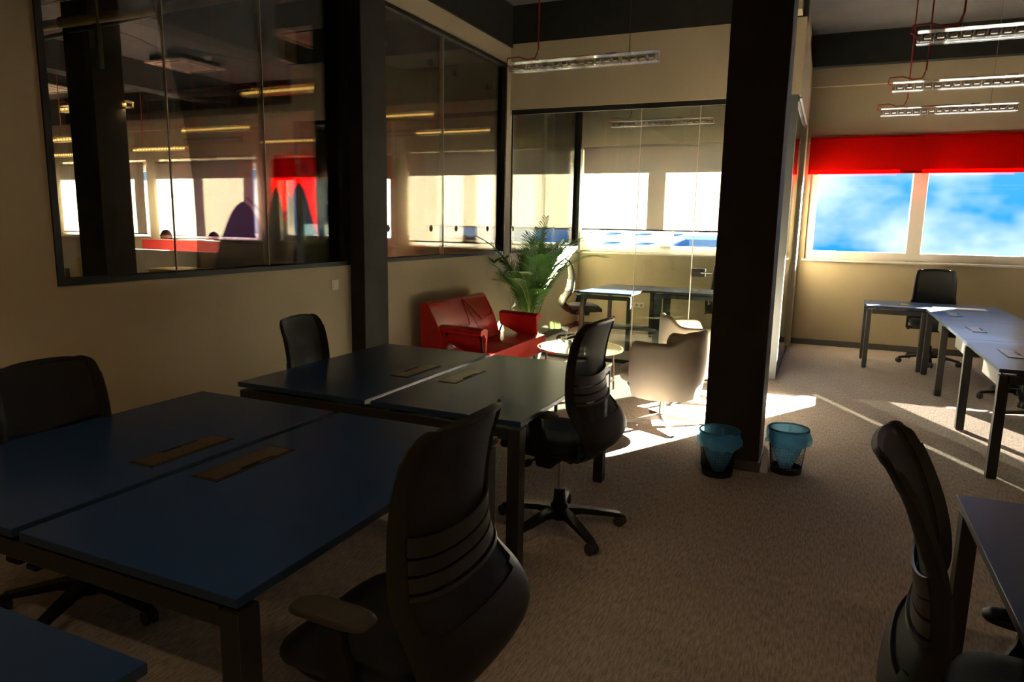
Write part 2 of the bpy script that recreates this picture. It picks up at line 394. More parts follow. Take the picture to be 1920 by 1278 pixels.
# dark column in the left wall, and the free-standing one
struct('column_wall', MB().box(-3.93, -3.46, 4.76, 5.10, 0, ZC, b=.008), COLP)
struct('column_main', MB().box(-.665, -.305, 4.73, 5.12, 0, ZC, b=.006), COLP)
struct('baseboard_column', MB().box(-.675, -.295, 4.72, 5.13, 0, .07, b=.003), BASE)
struct('column_office', MB().box(-7.0, -6.62, 4.78, 5.12, 0, ZC, b=.008), COLP)
# beams
struct('beam_left', MB().box(-3.62, -3.575, -2.6, YG, 3.64, ZC), DARKP)
struct('beam_front', MB().box(-3.58, -.38, YG-.012, YG+.3, 3.68, ZC), DARKP)
struct('beam_office_middle', MB().box(-7.1, -6.75, -2.6, YF, 3.68, ZC), DARKP)
struct('beam_office_end', MB().box(-10.75, -10.4, -2.6, YF, 3.68, ZC), DARKP)
# meeting room: header over the glass, side header, glass partitions
hd = MB(); hd.box(XL, -.38, YG, YG+.12, 2.94, 3.69); hd.box(-.50, -.38, YG+.12, YF, 2.94, 3.69)
struct('wall_header', hd, WALL)
struct('wall_side_upper', MB().box(-.50, -.42, YG-.25, YF, 3.69, ZC), WALL)
struct('wall_pilaster', MB().box(-.50, -.375, 10.05, YF, 0, 2.94), WALL)
tr = MB(); tr.box(XL+.01, -.40, YG+.02, YG+.06, 2.885, 2.945, b=.002); tr.box(XL+.01, -.40, YG+.025, YG+.055, 0, .04)
tr.box(-.425, -.395, YG+.06, 10.05, 2.89, 2.945); tr.box(-.42, -.40, YG+.06, 10.05, 0, .04)
gp = struct('wall_glass', tr, FRAMEBLK)
xs = [XL+.03, -2.01, -1.37, -.46]
for p, q in zip(xs[:-1], xs[1:]):
    MB().box(p+.002, q-.002, YG+.035, YG+.045, .04, 2.89).build('pane', PGLASS, gp)
for x in xs[1:3]: MB().box(x-.0035, x+.0035, YG+.032, YG+.046, .04, 2.89).build('glass_joint', mat('glass_joint_light', (.8, .75, .62), .3), gp)
MB().box(-.4155, -.4055, YG+.06, 9.0, .04, 2.89).build('pane', PGLASS, gp)
MB().box(-.4155, -.4055, 9.004, 10.05, .04, 2.89).build('pane', PGLASS, gp)
struct('trim_3', MB().box(-.475, -.40, YG-.005, YG+.07, .0, 2.94, b=.003), mat('pale_aluminium_post', (.12, .13, .13), .45, metal=.3))
MB().box(-.40, -.375, 8.05, 10.05, 2.925, 2.94).build('rail', ALU, gp)
# baseboards
struct('baseboard_back', MB().box(-17.5, 6.2, YF-.015, YF, 0, .08), BASE)
struct('baseboard_left', MB().box(XL, XL+.015, -2.6, YF, 0, .08), BASE)
# glass door lock
dl = thing('door_lock', 'black patch lock with chrome lever on the glass door of the meeting room', 'door lock', (-1.37, YG+.03, 1.06))
MB().box(.01, .16, -.03, .03, 0, .09, b=.006).build('lock_case', PLASTIC, dl)
k = MB(); k.tube([(.12, -.03, .05), (.12, -.07, .05), (.24, -.075, .05)], .009, 8); k.build('lever', CHROME, dl, True)
k = MB(); k.box(.03, .08, -.033, -.03, .04, .055); k.build('lock_plate', CHROME, dl)

# ------------------------------------------------------------------ blinds
def blind(x0, x1, zt, zb, m, label, group, y=YF-.055):
    o = thing('roller_blind', label, 'roller blind', ((x0+x1)/2, y, zt), 0, group)
    w = (x1-x0)/2; h = zt-zb
    k = MB(); k.tube([(-w, 0, -.035), (w, 0, -.035)], .03, 16); k.build('roller', m, o, True)
    k = MB(); k.sheet(lambda u, v: (-w+.01+u*(2*w-.02), -.028+.003*math.sin(v*9), -.035-v*(h-.045)), 6, 12, .0006); k.build('fabric', m, o, True)
    MB().box(-w+.008, w-.008, -.036, -.02, -h, -h+.022, b=.003).build('bottom_bar', FRAMEBLK if m is BLIND_W else m, o)
    for s in (-1, 1): MB().box(s*w-.006, s*w+.006, -.03, .05, -.07, .0).build('bracket', WHITEP, o)
    k = MB(); k.tube([(w+.012, -.02, -.03), (w+.014, -.02, -.7), (w+.012, -.02, -1.35)], .003, 5); k.build('pull_chain', ALU, o)
    return o
GB = 'white blinds of the open office'
blind(-.345, 2.40, 2.82, 2.335, BLIND_R, 'red blind rolled most of the way up over the sky window on the right', None)
blind(2.90, 5.6, 2.82, 1.24, BLIND_TINT, 'added mauve blind outside the right edge of the view, blocking and tinting light', None)  # added out of view: stops a stray sun patch and tints the light
blind(-3.54, -.92, 2.80, 1.53, BLIND_W, 'white blind inside the glass meeting room, blue roofs showing beneath it', None)
blind(-6.68, -4.0, 2.77, 1.26, BLIND_W, 'white blind seen through the glass with the black dots, above the red sofa', GB)
blind(-9.75, -8.62, 2.74, 1.33, BLIND_R, 'red blind pulled fully down behind the coat stand', None)
blind(-8.60, -6.98, 2.74, 2.33, BLIND_R, 'short red blind rolled up beside the pulled-down red one', None)
blind(-12.85, -10.15, 2.74, 1.22, BLIND_W, 'white blind with two bright panes behind the seated heads', GB)
blind(-15.9, -13.2, 2.74, 1.24, BLIND_W, 'white blind at the far end of the open office beside the dark column', GB)

# ================================================================== FURNITURE
def cable_flap(parent, cx, cy_, z, L_=.375, Wd=.115, flip=1):
    f = MB(); a, b = Wd/2, L_/2
    f.box(-a, a, -b, -b+.006, 0, .003); f.box(-a, a, b-.006, b, 0, .003); f.box(-a, -a+.006, -b, b, 0, .003); f.box(a-.006, a, -b, b, 0, .003)
    f.box(-a+.006, a-.006, -b+.006, b-.006, -.001, .0008)
    o = f.build('cable_flap', mat('dark_flap_frame', (.05, .035, .02), .4, metal=.5), parent, loc=(cx, cy_, z))
    s = flip
    lid = [(-a+.010, -b+.012), (a-.010-.0, -b+.012), (a-.010, -b*.42), (a-.026, -b*.30), (a-.026, b*.42), (a-.010, b*.55), (a-.010, b-.012), (-a+.010, b-.012)]
    k = MB(); k.prism([(s*x, y) for x, y in lid], .0012, .0045, 'z'); k.build('flap_lid', FLAP, o)
    k = MB(); k.box(min(s*(a-.025), s*(a-.008)), max(s*(a-.025), s*(a-.008)), -b*.3, b*.12, .001, .0022); k.build('flap_opening', HOLE, o)
    return o
def bench(name, label, x0, x1, y0, y1, tops, legs, flaps, rails, group=None, z=.74, trays=(), cat='desk'):
    o = thing(name, label, cat, (x0, y0, 0), 0, group); X = lambda x: x-x0; Y = lambda y: y-y0
    ds = []
    for (a, b, c, d) in tops:
        k = MB(); k.box(X(a), X(b), Y(c), Y(d), z-.026, z, b=.0025); t = k.build('desktop', NAVY, o); ds.append((a, b, c, d, t))
        MB().box(X(a)-.0004, X(b)+.0004, Y(c)-.0004, Y(d)+.0004, z-.0235, z-.0025).build('edge_band', NAVYE, t)
    for (x, y, fl) in flaps:
        t = [q for q in ds if q[0] <= x <= q[1] and q[2] <= y <= q[3]][0][4]; cable_flap(t, X(x), Y(y), z, flip=fl)
    for (x, y, wx, wy) in legs:
        k = MB(); k.box(X(x)-wx/2, X(x)+wx/2, Y(y)-wy/2, Y(y)+wy/2, .008, z-.045, b=.003); k.box(X(x)-wx/2+.006, X(x)+wx/2-.006, Y(y)-wy/2+.006, Y(y)+wy/2-.006, 0, .01)
        k.build('leg', DFRAME, o)
    for (a, b, c, d) in rails:
        MB().box(X(a), X(b), Y(c), Y(d), z-.095, z-.042, b=.003).build('rail', DFRAME, o)
    for (a, b, c, d) in legs and [(q[0]+.1, q[0]+.14, q[2]+.02, q[3]-.02) for q in tops] or []:
        MB().box(X(a), X(b), Y(c), Y(d), z-.045, z-.026).build('spacer', DFRAME, o)
    for (a, b, c, d) in trays:
        k = MB(); k.box(X(a), X(a)+.004, Y(c), Y(d), z-.20, z-.045); k.box(X(b)-.004, X(b), Y(c), Y(d), z-.20, z-.045); k.box(X(a), X(b), Y(c), Y(d), z-.204, z-.2)
        k.build('cable_tray', TRAYM, o)
    return o
def pair(label, y0, y1, group=None):
    xl, xm0, xm1, xr = -2.82, -2.0, -1.965, -1.17
    return bench('bench_desk', label, xl, xr, y0, y1, [(xl, xm0, y0, y1), (xm1, xr, y0, y1)],
        [(xl+.035, y0+.04, .06, .07), (xr-.035, y0+.04, .06, .07), (xl+.035, y1-.04, .06, .07), (xr-.035, y1-.04, .06, .07)],
        [(-2.14, (y0+y1)/2, -1), (-1.835, (y0+y1)/2, 1)],
        [(xl+.07, xr-.07, y0+.01, y0+.07), (xl+.07, xr-.07, y1-.07, y1-.01), (-2.35, -2.30, y0+.07, y1-.07), (-1.70, -1.65, y0+.07, y1-.07)], group)
pair('navy two-person bench desk filling the lower left, bronze cable flaps side by side', 1.10, 2.50)
pair('navy two-person bench desk in front of the red sofa and the dark wall column', 2.735, 4.135)
bench('bench_desk', 'corner of a navy desk poking in at the bottom left', -3.0, -1.15, -.55, .85, [(-3.0, -1.15, -.55, .85)],
      [(-1.19, .81, .06, .07), (-2.96, .81, .06, .07)], [], [(-2.9, -1.25, .78, .84)])
bench('bench_desk', 'purplish navy desk at the bottom right that the reclined chair faces', .46, 1.86, 1.22, 2.63, [(.46, 1.255, 1.22, 2.63), (1.29, 1.86, 1.22, 2.63)],
      [(.495, 2.585, .05, .07), (.495, 1.26, .05, .07), (1.2, 2.585, .05, .07)], [], [(.53, 1.8, 2.56, 2.62), (.53, 1.8, 1.23, 1.29), (.62, .67, 1.3, 2.55)])
by = [5.30, 6.67, 8.04, 9.08]
bench('bench_desk', 'long bright blue bench desk of three tops along the right side of the aisle', 1.07, 1.86, by[0], by[-1],
      [(1.07, 1.86, by[i]+.002, by[i+1]-.002) for i in range(3)],
      [(x, y, .06, .06) for x in (1.105, 1.82) for y in (5.335, 6.58, 7.88, 9.0)],
      [(1.27, 6.0, 1), (1.27, 7.36, 1), (1.27, 8.6, 1)],
      [(1.12, 1.84, y-.03, y+.03) for y in (5.335, 6.58, 7.88)]+[(1.18, 1.22, 5.36, 8.97), (1.72, 1.76, 5.36, 8.97)],
      trays=[(1.17, 1.30, 5.75, 6.35), (1.17, 1.30, 7.05, 7.65), (1.17, 1.30, 8.25, 8.8)])
bench('bench_desk', 'bright blue desk turned crosswise at the window end of the long bench', .47, 1.86, 9.085, 9.82,
      [(.47, 1.86, 9.085, 9.82)], [(.50, 9.12, .05, .06), (.50, 9.77, .05, .06), (1.06, 9.12, .05, .06), (1.82, 9.77, .05, .06)], [],
      [(.53, 1.8, 9.10, 9.15), (.53, 1.8, 9.74, 9.79)])
bench('bench_desk', 'light blue desk inside the glass room standing end-on to the glass', -2.95, -2.24, 8.75, 10.15, [(-2.95, -2.24, 8.75, 10.15)],
      [(-2.91, 8.80, .05, .05), (-2.28, 8.80, .05, .05), (-2.91, 10.1, .05, .05), (-2.28, 10.1, .05, .05)], [(-2.4, 9.5, 1)], [(-2.9, -2.3, 8.78, 8.83), (-2.9, -2.3, 10.07, 10.12)])
bench('bench_desk', 'light blue desk inside the glass room set along the window wall', -2.235, -.95, 9.4, 10.12, [(-2.235, -.95, 9.4, 10.12)],
      [(-2.05, 9.45, .1, .05), (-1.0, 9.45, .05, .05), (-2.05, 10.05, .1, .05), (-1.0, 10.05, .05, .05)], [(-1.6, 9.75, 1)], [(-2.0, -1.05, 9.42, 9.48), (-2.0, -1.05, 10.03, 10.08)])
# note pad and a painted sun patch on the far desks
k = MB(); k.box(-.035, .035, -.035, .035, 0, .012); tag(k.build('note_pad', mat('yellow_paper', (.8, .7, .25), .7), None, loc=(.88, 9.38, .7405)), 'small yellow note pad on the crosswise blue desk', 'note pad')
k = MB(); k.box(-.26, .26, -.10, .10, 0, .004); o = k.build('sun_patch', mat('paper_and_sun_patch', (.8, .78, .75), .7), None, loc=(1.42, 9.30, .7405)); tag(o, 'flat white sheet painted as a sun patch where the two blue desks meet', 'sun_patch')  # white sheet standing in for sunlight on the desktop

# ------------------------------------------------------------------ task chair
def make_chair(label, detail=True, rec=0.0, lift=0.0, arm=0.0):
    t = thing('task_chair', label, 'office chair')
    # base
    b = MB()
    for i in range(5):
        a = 2*math.pi*i/5+math.pi/2; m = rotz(a)
        prof = [(.03, .075), (.03, .125), (.12, .118), (.33, .078), (.345, .062), (.33, .055), (.12, .085)]
        n = len(prof); vs = []
        for x, z in prof:
            w = .030-.012*(x/.34); vs += [(x, -w, z), (x, w, z)]
        fs = [(2*j, 2*((j+1) % n), 2*((j+1) % n)+1, 2*j+1) for j in range(n)]+[tuple(2*j for j in range(n))[::-1], tuple(2*j+1 for j in range(n))]
        b.add(vs, fs, m)
    b.lathe([(0, .06), (.045, .06), (.05, .08), (.046, .135), (.034, .15), (.030, .22), (.026, .225), (0, .225)], 20)
    b.build('star_base', PLASTIC, t, True)
    for i in range(5):
        a = 2*math.pi*i/5+math.pi/2; sw = random.uniform(-.8, .8)
        m = rotz(a) @ Matrix.Translation((.335, 0, 0)) @ rotz(sw); k = MB()
        for s in (-1, 1):
            k.lathe([(0, -.011), (.024, -.011), (.030, -.006), (.030, .006), (.024, .011), (0, .011)], 16, m @ Matrix.Translation((0, s*.016, .031)) @ Matrix.Rotation(R(90), 4, 'X'))
        k.lathe([(.0, -.008), (.019, -.008), (.022, -.003), (.022, .003), (.019, .008), (0, .008)], 12, m @ Matrix.Translation((0, 0, .034)) @ Matrix.Rotation(R(90), 4, 'X'))
        k.tube([m @ Vector((0, 0, .05)), m @ Vector((0, 0, .072))], .009, 8); k.build('caster', RUBBER, t, True)
    H = .44+lift
    k = MB(); k.tube([(0, 0, .2), (0, 0, H-.06)], .014, 14); k.build('gas_lift', CHROME, t, True)
    # mechanism with levers
    k = MB(); k.box(-.09, .09, -.14, .12, H-.075, H-.03, b=.012); k.tube([(.08, .05, H-.055), (.25, .06, H-.05)], .006, 8); k.box(.235, .265, .03, .09, H-.065, H-.045, b=.004)
    k.tube([(-.08, .05, H-.055), (-.25, .06, H-.05)], .006, 8); k.lathe([(0, -.015), (.018, -.015), (.018, .015), (0, .015)], 12, Matrix.Translation((-.26, .06, H-.05)) @ Matrix.Rotation(R(90), 4, 'Y')); k.build('tilt_mechanism', PLASTIC, t, True)
    # seat
    fz = lambda x, y: -.035*max(0, (y-.12)/.15)**2 - .012*max(0, 1-abs(x)/.2)*1
    k = MB(); k.pad(0, .06, H, .49, .46, .062, 3.6, .04, .05, 48, fz=fz); s = k.build('seat_cushion', FABRIC, t, True)
    k = MB(); k.pad(0, .05, H-.03, .45, .42, .034, 3.6, .04, 0, 40); k.build('seat_shell', PLASTIC, s, True)
    # armrests
    for sx in (-1, 1):
        k = MB()
        k.prism([(-.075, H-.05), (.005, H-.05), (.055, H+.16+arm), (.045, H+.20+arm), (-.015, H+.20+arm), (-.02, H+.15+arm)], sx*.262-.012, sx*.262+.012, 'x')
        k.box(min(sx*.10, sx*.274), max(sx*.10, sx*.274), -.07, .0, H-.055, H-.03, b=.006)
        a = k.build('armrest', PLASTIC, t)
        k = MB(); k.pad(sx*.258, .02, H+.198+arm, .086, .24, .024, 3.2, .07, .02, 28, fz=lambda x, y: -.010*max(0, (y-.08)/.06)); k.build('arm_pad', mat('soft_arm_pad', (.03, .028, .026), .45), a, True)
    # backrest
    rt = Matrix.Translation((0, -.16, H)) @ Matrix.Rotation(rec, 4, 'X') @ Matrix.Translation((0, .16, -H))
    zs = [-.055, -.03, .03, .09, .16, .24, .32, .42, .52, .60, .645, .665]
    ws = [.10, .16, .230, .270, .268, .244, .228, .224, .221, .216, .204, .168]
    yc = [-.12, -.20, -.272, -.290, -.262, -.203, -.180, -.175, -.185, -.202, -.216, -.226]
    cl = [.02, .03, .04, .05, .06, .066, .064, .06, .055, .050, .046, .036]
    def interp(v, arr):
        x = v*(len(arr)-1); i = min(int(x), len(arr)-2); f = x-i
        p0, p1, p2, p3 = arr[max(i-1, 0)], arr[i], arr[i+1], arr[min(i+2, len(arr)-1)]
        return .5*((2*p1)+(-p0+p2)*f+(2*p0-5*p1+4*p2-p3)*f*f+(-p0+3*p1-3*p2+p3)*f**3)
    def surf(u, v, off=0.0):
        q = (u-.5)*2; w = interp(v, ws)
        x = w*(math.sin(q*1.25)/math.sin(1.25)); y = interp(v, yc)+interp(v, cl)*abs(q)**2.2+off
        return rt @ Vector((x, y, H+interp(v, zs)-.012*abs(q)**2*(v > .8)))
    V0 = .375     # bottom of the mesh opening
    def inner(u, v):
        q = abs(u-.5)*2; lo = V0+.05*(q**2); return q < .76 and v > lo and v < .925
    nu, nv = (40, 60) if detail else (20, 30)
    k = MB(); k.sheet(surf, nu, nv, .016, keep=lambda u, v: not inner(u, v) and not (v < .20 and abs(u-.5)*2 < .5-v*1.2)); fr = k.build('backrest', PLASTIC, t, True)
    k = MB(); k.sheet(lambda u, v: surf(.5+(u-.5)*.80, V0+v*(.935-V0), .004), 24, 30, .004, keep=lambda u, v: inner(.5+(u-.5)*.76, V0+v*(.94-V0)) or True and True)
    k.build('back_mesh', MESHF, fr, True)
    k = MB()
    for (a, b) in ((.478, .515), (.523, .556), (.563, .605)):
        k.sheet(lambda u, v, a=a, b=b: surf(.5+(u-.5)*.78, a+v*(b-a)+.02*((u-.5)*2)**2, -.010), 24, 4, .006)
    k.sheet(lambda u, v: surf(.5+(u-.5)*.80, .458+v*.012+.02*((u-.5)*2)**2, -.012), 24, 2, .012)
    k.build('lumbar_support', mat('lumbar_plastic', (.014, .013, .012), .4), fr, True)
    # yoke under the seat
    k = MB()
    for sx in (-1, 1):
        k.sheet(lambda u, v: (rt @ Vector((sx*(.045+.205*u), -.06-.15*u+.03*v*(1-u), H-.055+.10*u**1.6+(v-.5)*(.05+.02*u)))), 10, 3, .02)
    k.build('back_yoke', PLASTIC, t, True)
    return t
chair = make_chair('black mesh office chair nearest the camera, its back turned, armrest by the lower left desk', lift=.04)
chair.location = (-.965, 1.475, 0); chair.rotation_euler = (0, 0, R(90-2))
GC = 'black mesh office chairs'
chair['group'] = GC
PI = math.pi
dup(chair, (-1.19, 3.33, 0), R(85), 'black office chair drawn up to the right end of the desk before the red sofa', GC)
low = make_chair('black mesh office chair between the plain wall and the lower left desk', lift=-.088)
low.location = (-2.68, 1.76, 0); low.rotation_euler = (0, 0, R(-90)); low['group'] = GC
dup(low, (-2.75, 3.38, 0), R(-82), 'black office chair whose narrow back shows against the wall left of the dark wall column', GC)
rc = make_chair('reclined black office chair cut by the bottom right edge, pale lumbar bands showing', True, R(13), .05, -.07)
rc.location = (.51, 1.76, 0); rc.rotation_euler = (0, 0, R(-97)); rc['group'] = GC
dup(chair, (1.23, 9.80, 0), R(178), 'black office chair facing the camera between the crosswise blue desk and the window wall', GC)
dup(chair, (1.80, 8.0, 0), R(100), 'black office chair on the far side of the long blue bench, nearest the window wall', GC)
dup(chair, (1.80, 7.05, 0), R(80), 'black office chair on the far side of the long blue bench, middle of the three', GC)
dup(chair, (1.98, 5.85, 0), R(95), 'black office chair behind the near end of the long blue bench, only its base visible', GC)
dup(chair, (-3.02, 9.05, 0), R(-65), 'black office chair in the glass room behind the palm, its seat by the end-on desk', GC)
dup(chair, (-1.22, 9.95, 0), R(178), 'dark office chair in the glass room against the window wall, beyond the door lock', GC)

# ------------------------------------------------------------------ red sofa
sf = thing('sofa', 'red leather two-seat sofa with padded arms on steel legs against the left wall', 'sofa', (-3.5, 5.62, 0))
k = MB(); k.box(.18, .72, .0, 1.56, .20, .40, b=.035); st = k.build('seat_cushion', REDL, sf, True)
k = MB(); k.box(.7185, .7215, .778, .782, .23, .37); k.box(.30, .69, .778, .782, .399, .4015); k.build('seam', SEAM, st)
def backs(y0, y1):
    k = MB()
    def fn(u, v):
        # closed loop section: front face up, over the top, down the back
        s_ = v
        if s_ < .5:
            w = s_/.5; x = .30-.21*w-.05*math.sin(w*PI)*0; z = .30+.53*w; dx = .035*math.sin(PI*w)*(1-.4*abs(math.sin(u*2*PI)))
            x += dx
        elif s_ < .62:
            w = (s_-.5)/.12; x = .09-.09*w; z = .83+.015*math.sin(w*PI)
        else:
            w = (s_-.62)/.38; x = 0.0+.02*w; z = .83-.58*w
        return (x, y0+(y1-y0)*u, z)
    k.sheet(fn, 24, 40, 0)
    for yy in (y0, y1):
        pts = [fn(0, j/40) for j in range(41)]; k.add([(p[0], yy, p[2]) for p in pts], [tuple(range(41))])
    return k
bk = backs(0.06, 1.27).build('backrest', REDL, sf, True)
k = MB()
def fx(z): w = (z-.30)/.53; return .30-.21*w+.035*math.sin(PI*w)+.001
def seamline(p, q):
    pts = [(fx(p[1]+(q[1]-p[1])*i/8)+.001, p[0]+(q[0]-p[0])*i/8, p[1]+(q[1]-p[1])*i/8) for i in range(9)]; k.tube(pts, .0035, 6)
seamline((.72, .82), (.66, .58)); seamline((.74, .82), (.95, .60)); seamline((.72, .82), (.86, .42)); seamline((1.06, .62), (1.22, .63)); seamline((1.22, .63), (1.24, .80)); seamline((.46, .60), (.60, .58)); seamline((.60, .58), (.66, .58))
k.build('seam', SEAM, bk)
for yy, s in ((.16, 1), (1.47, -1)):
    # padded arm folded over a bent steel loop
    k = MB()
    def fn(u, v, yy=yy, s=s):
        x = .20+.45*u; sec = [(0.085, -.02), (.095, .0), (.085, .03), (.03, .042), (-.03, .035), (-.055, .02), (-.045, -.06), (-.035, -.16), (-.03, -.20), (-.005, -.20), (-.005, -.14), (-.01, -.05), (.02, -.012), (0.085, -.02)]
        j = v*(len(sec)-1); i = min(int(j), len(sec)-2); f = j-i; a = sec[i]; b_ = sec[i+1]
        low = .55+.45*min(1, u*1.8)
        zz = a[1]+(b_[1]-a[1])*f; zz = zz*low if zz < -.02 else zz
        return (x, yy-s*(a[0]+(b_[0]-a[0])*f), .60+zz-.012*u)
    k.sheet(fn, 14, 39, 0)
    for u in (0, 1): k.add([fn(u, j/39) for j in range(40)], [tuple(range(40))])
    ap = k.build('arm_cushion', REDL, sf, True)
    k = MB(); k.tube([(.14, yy, .18), (.19, yy, .42), (.25, yy, .57), (.32, yy, .592), (.55, yy, .585), (.60, yy, .56), (.62, yy, .45), (.64, yy, .18)], .012, 10); k.build('arm_frame', DFRAME, sf, True)
for (x, y) in ((.10, .12), (.10, 1.44), (.60, .12), (.60, 1.44)):
    k = MB(); k.tube([(x-.02, y, .22), (x+.02, y, .16), (x+.05, y, .0)], .012, 8); k.build('leg', DFRAME, sf, True)

# ------------------------------------------------------------------ barrel armchairs
def barrel(label, loc, rz):
    t = thing('armchair', label, 'armchair', loc, rz, 'beige barrel armchairs')
    k = MB(); Rr = .325
    def fn(u, v):
        a = R(-90)+(u-.5)*R(236)          # opening faces +y
        q = abs(u-.5)*2
        top = .70+.09/(1+math.exp((q-.34)*26))
        top -= .07*max(0, (q-.88)/.12)**3.5
        z0 = .26
        # closed section out and in
        if v < .42: w = v/.42; r = Rr-.035*(1-w)**3+.006*math.sin(w*PI); z = z0+(top-z0)*w
        elif v < .58: w = (v-.42)/.16; r = Rr-.045*w; z = top+.018*math.sin(w*PI)
        else: w = (v-.58)/.42; r = Rr-.045-.015*w; z = top-(top-.40)*w
        return (r*math.cos(a), r*math.sin(a)*1.0, z)
    k.sheet(fn, 56, 36, 0)
    for u in (0, 1): k.add([fn(u, j/36) for j in range(37)], [tuple(range(37))])
    sh = k.build('shell', VELV, t, True)
    k = MB(); k.lathe([(0, .275), (.18, .28), (.25, .295), (.275, .33), (.27, .36), (0, .36)], 48, Matrix.Translation((0, .02, 0))); k.build('seat_base', VELV, t, True)
    k = MB(); k.pad(0, .07, .355, .52, .58, .12, 2.5, .05, .10, 48); k.build('seat_cushion', VELV, t, True)
    k = MB(); k.tube([(0, 0, .07), (0, 0, .29)], [.026, .022], 16); k.build('pedestal', ALU, t, True)
    k = MB()
    for i in range(4):
        m = rotz(R(45)+i*PI/2)
        pr = [(.0, .045), (.0, .095), (.05, .085), (.36, .022), (.375, .012), (.36, .0), (.33, .0), (.32, .012)]
        n = len(pr); vs = []
        for x, z in pr: w = .020-.010*(x/.37); vs += [(x, -w, z), (x, w, z)]
        k.add(vs, [(2*j, 2*((j+1) % n), 2*((j+1) % n)+1, 2*j+1) for j in range(n)]+[tuple(2*j for j in range(n))[::-1], tuple(2*j+1 for j in range(n))], m)
    k.build('star_base', mat('grey_metal_base', (.16, .14, .12), .4, metal=.6), t, True)
    return t
barrel('beige velvet barrel armchair on a four-star base in the pool of sunlight, facing the sofa', (-1.13, 5.58, 0), R(72))
barrel('second beige velvet barrel armchair, behind the sunlit one, turned toward the column', (-1.06, 6.55, 0), R(-65))

# ------------------------------------------------------------------ coffee table + side table
ct = thing('coffee_table', 'round glass-topped coffee table between the red sofa and the armchairs', 'coffee table', (-2.13, 6.42, 0))
k = MB(); k.lathe([(0, .415), (.41, .415), (.415, .42), (.41, .425), (0, .425)], 64); k.build('table_top', TGLASS, ct, True)
k = MB(); k.lathe([(.405, .408), (.419, .408), (.419, .427), (.405, .427), (.405, .408)], 64); k.build('rim', mat('pale_brass', (.55, .48, .32), .3, metal=.7), ct, True)
for i in range(4):
    a = R(30)+i*PI/2; k = MB(); k.tube([(.33*math.cos(a), .33*math.sin(a), .41), (.35*math.cos(a), .35*math.sin(a), 0)], .010, 8); k.build('leg', mat('brown_steel', (.12, .07, .05), .4, metal=.4), ct, True)
k = MB(); k.lathe([(.33, .12), (.345, .12), (.345, .135), (.33, .135), (.33, .12)], 48); k.build('ring', mat('brown_steel', (.12, .07, .05)), ct, True)
stb = thing('side_table', 'low square side table with a black steel frame beside the round table', 'side table', (-1.86, 5.72, 0), R(0))
MB().box(-.2, .2, -.2, .2, .38, .40, b=.004).build('table_top', mat('cream_laminate', (.6, .53, .42), .4), stb)
for sx in (-1, 1):
    for sy in (-1, 1): MB().box(sx*.18-.012, sx*.18+.012, sy*.18-.012, sy*.18+.012, 0, .38).build('leg', DFRAME, stb)

# ------------------------------------------------------------------ bins
def bin_(label, loc, rz, sd_):
    rnd = random.Random(sd_)
    t = thing('waste_basket', label, 'waste basket', loc, rz, 'black mesh waste baskets by the column')
    rb, rt, h = .095, .125, .295
    k = MB()
    for i in range(72):
        a = 2*PI*i/72; k.tube([(rb*math.cos(a), rb*math.sin(a), .01), (rt*math.cos(a), rt*math.sin(a), h)], .0011, 4, caps=False)
    for j in range(14):
        z = .03+j*.0195; r = rb+(rt-rb)*z/h; k.lathe([(r, z-.0007), (r+.0014, z), (r, z+.0007), (r-.0014, z), (r, z-.0007)], 40)
    k.build('wire_mesh', PLASTIC, t)
    k = MB(); k.lathe([(0, .002), (rb, .002), (rb+.003, .004), (rb+.006, .042), (rb+.003, .042), (rb-.001, .008), (0, .008)], 48); k.build('base_pan', PLASTIC, t, True)
    k = MB(); k.tube([((rt+.001)*math.cos(2*PI*i/48), (rt+.001)*math.sin(2*PI*i/48), h+.004) for i in range(49)], .0045, 8, caps=False); k.build('rim', PLASTIC, t, True)
    ph = [rnd.uniform(0, 6.28) for _ in range(6)]
    def bag(u, v):
        a = 2*PI*u
        wob = .5*math.sin(3*a+ph[0])+.3*math.sin(7*a+ph[1])+.25*math.sin(13*a+ph[2])
        if v < .26:      # outer fold-over
            w = v/.26; r = rt+.008+.012*(1-w)*(1+.5*wob)+.006*math.sin(w*6+a*3); z = h-.10*(1-w)+.018*wob*(1-w)+.006
        elif v < .32: r = rt-.001+.006*(1-(v-.26)/.06); z = h+.012
        else:
            w = (v-.32)/.68; r = (rt-.006)*(1-w**1.7*.72)*(1-.10*wob*w-.05*math.sin(17*a+ph[3])*w); z = h+.008-(h-.02)*w
        return (r*math.cos(a)+.012*max(0, v-.32), r*math.sin(a), z)
    k = MB(); k.sheet(bag, 90, 40, 0); k.build('bin_liner', LINER, t, True)
    k = MB(); k.sheet(lambda u, v: (.02+.018*(u-.5)+.006*math.sin(v*7), -.03+.01*math.sin(v*5+u), h+.03-v*.26), 5, 20, 0); k.build('liner_fold', LINER, t, True)
    return t
bin_('black mesh waste basket with a ruffled blue liner, in front of the column', (-.545, 4.575, 0), 0, 3)
bin_('black mesh waste basket with a smooth blue liner, just right of the column', (-.135, 4.835, 0), 2.2, 11)
# cloth/paper slip by the column corner
k = MB(); k.prism([(0, 0), (.05, .0), (.045, .16), (.02, .19)], -.002, .002, 'y'); tag(k.build('plastic_scrap', mat('white_scrap', (.5, .52, .6), .5), None, loc=(-.292, 4.74, 0)), 'pale plastic scrap leaning between the column and the right-hand waste basket', 'scrap')

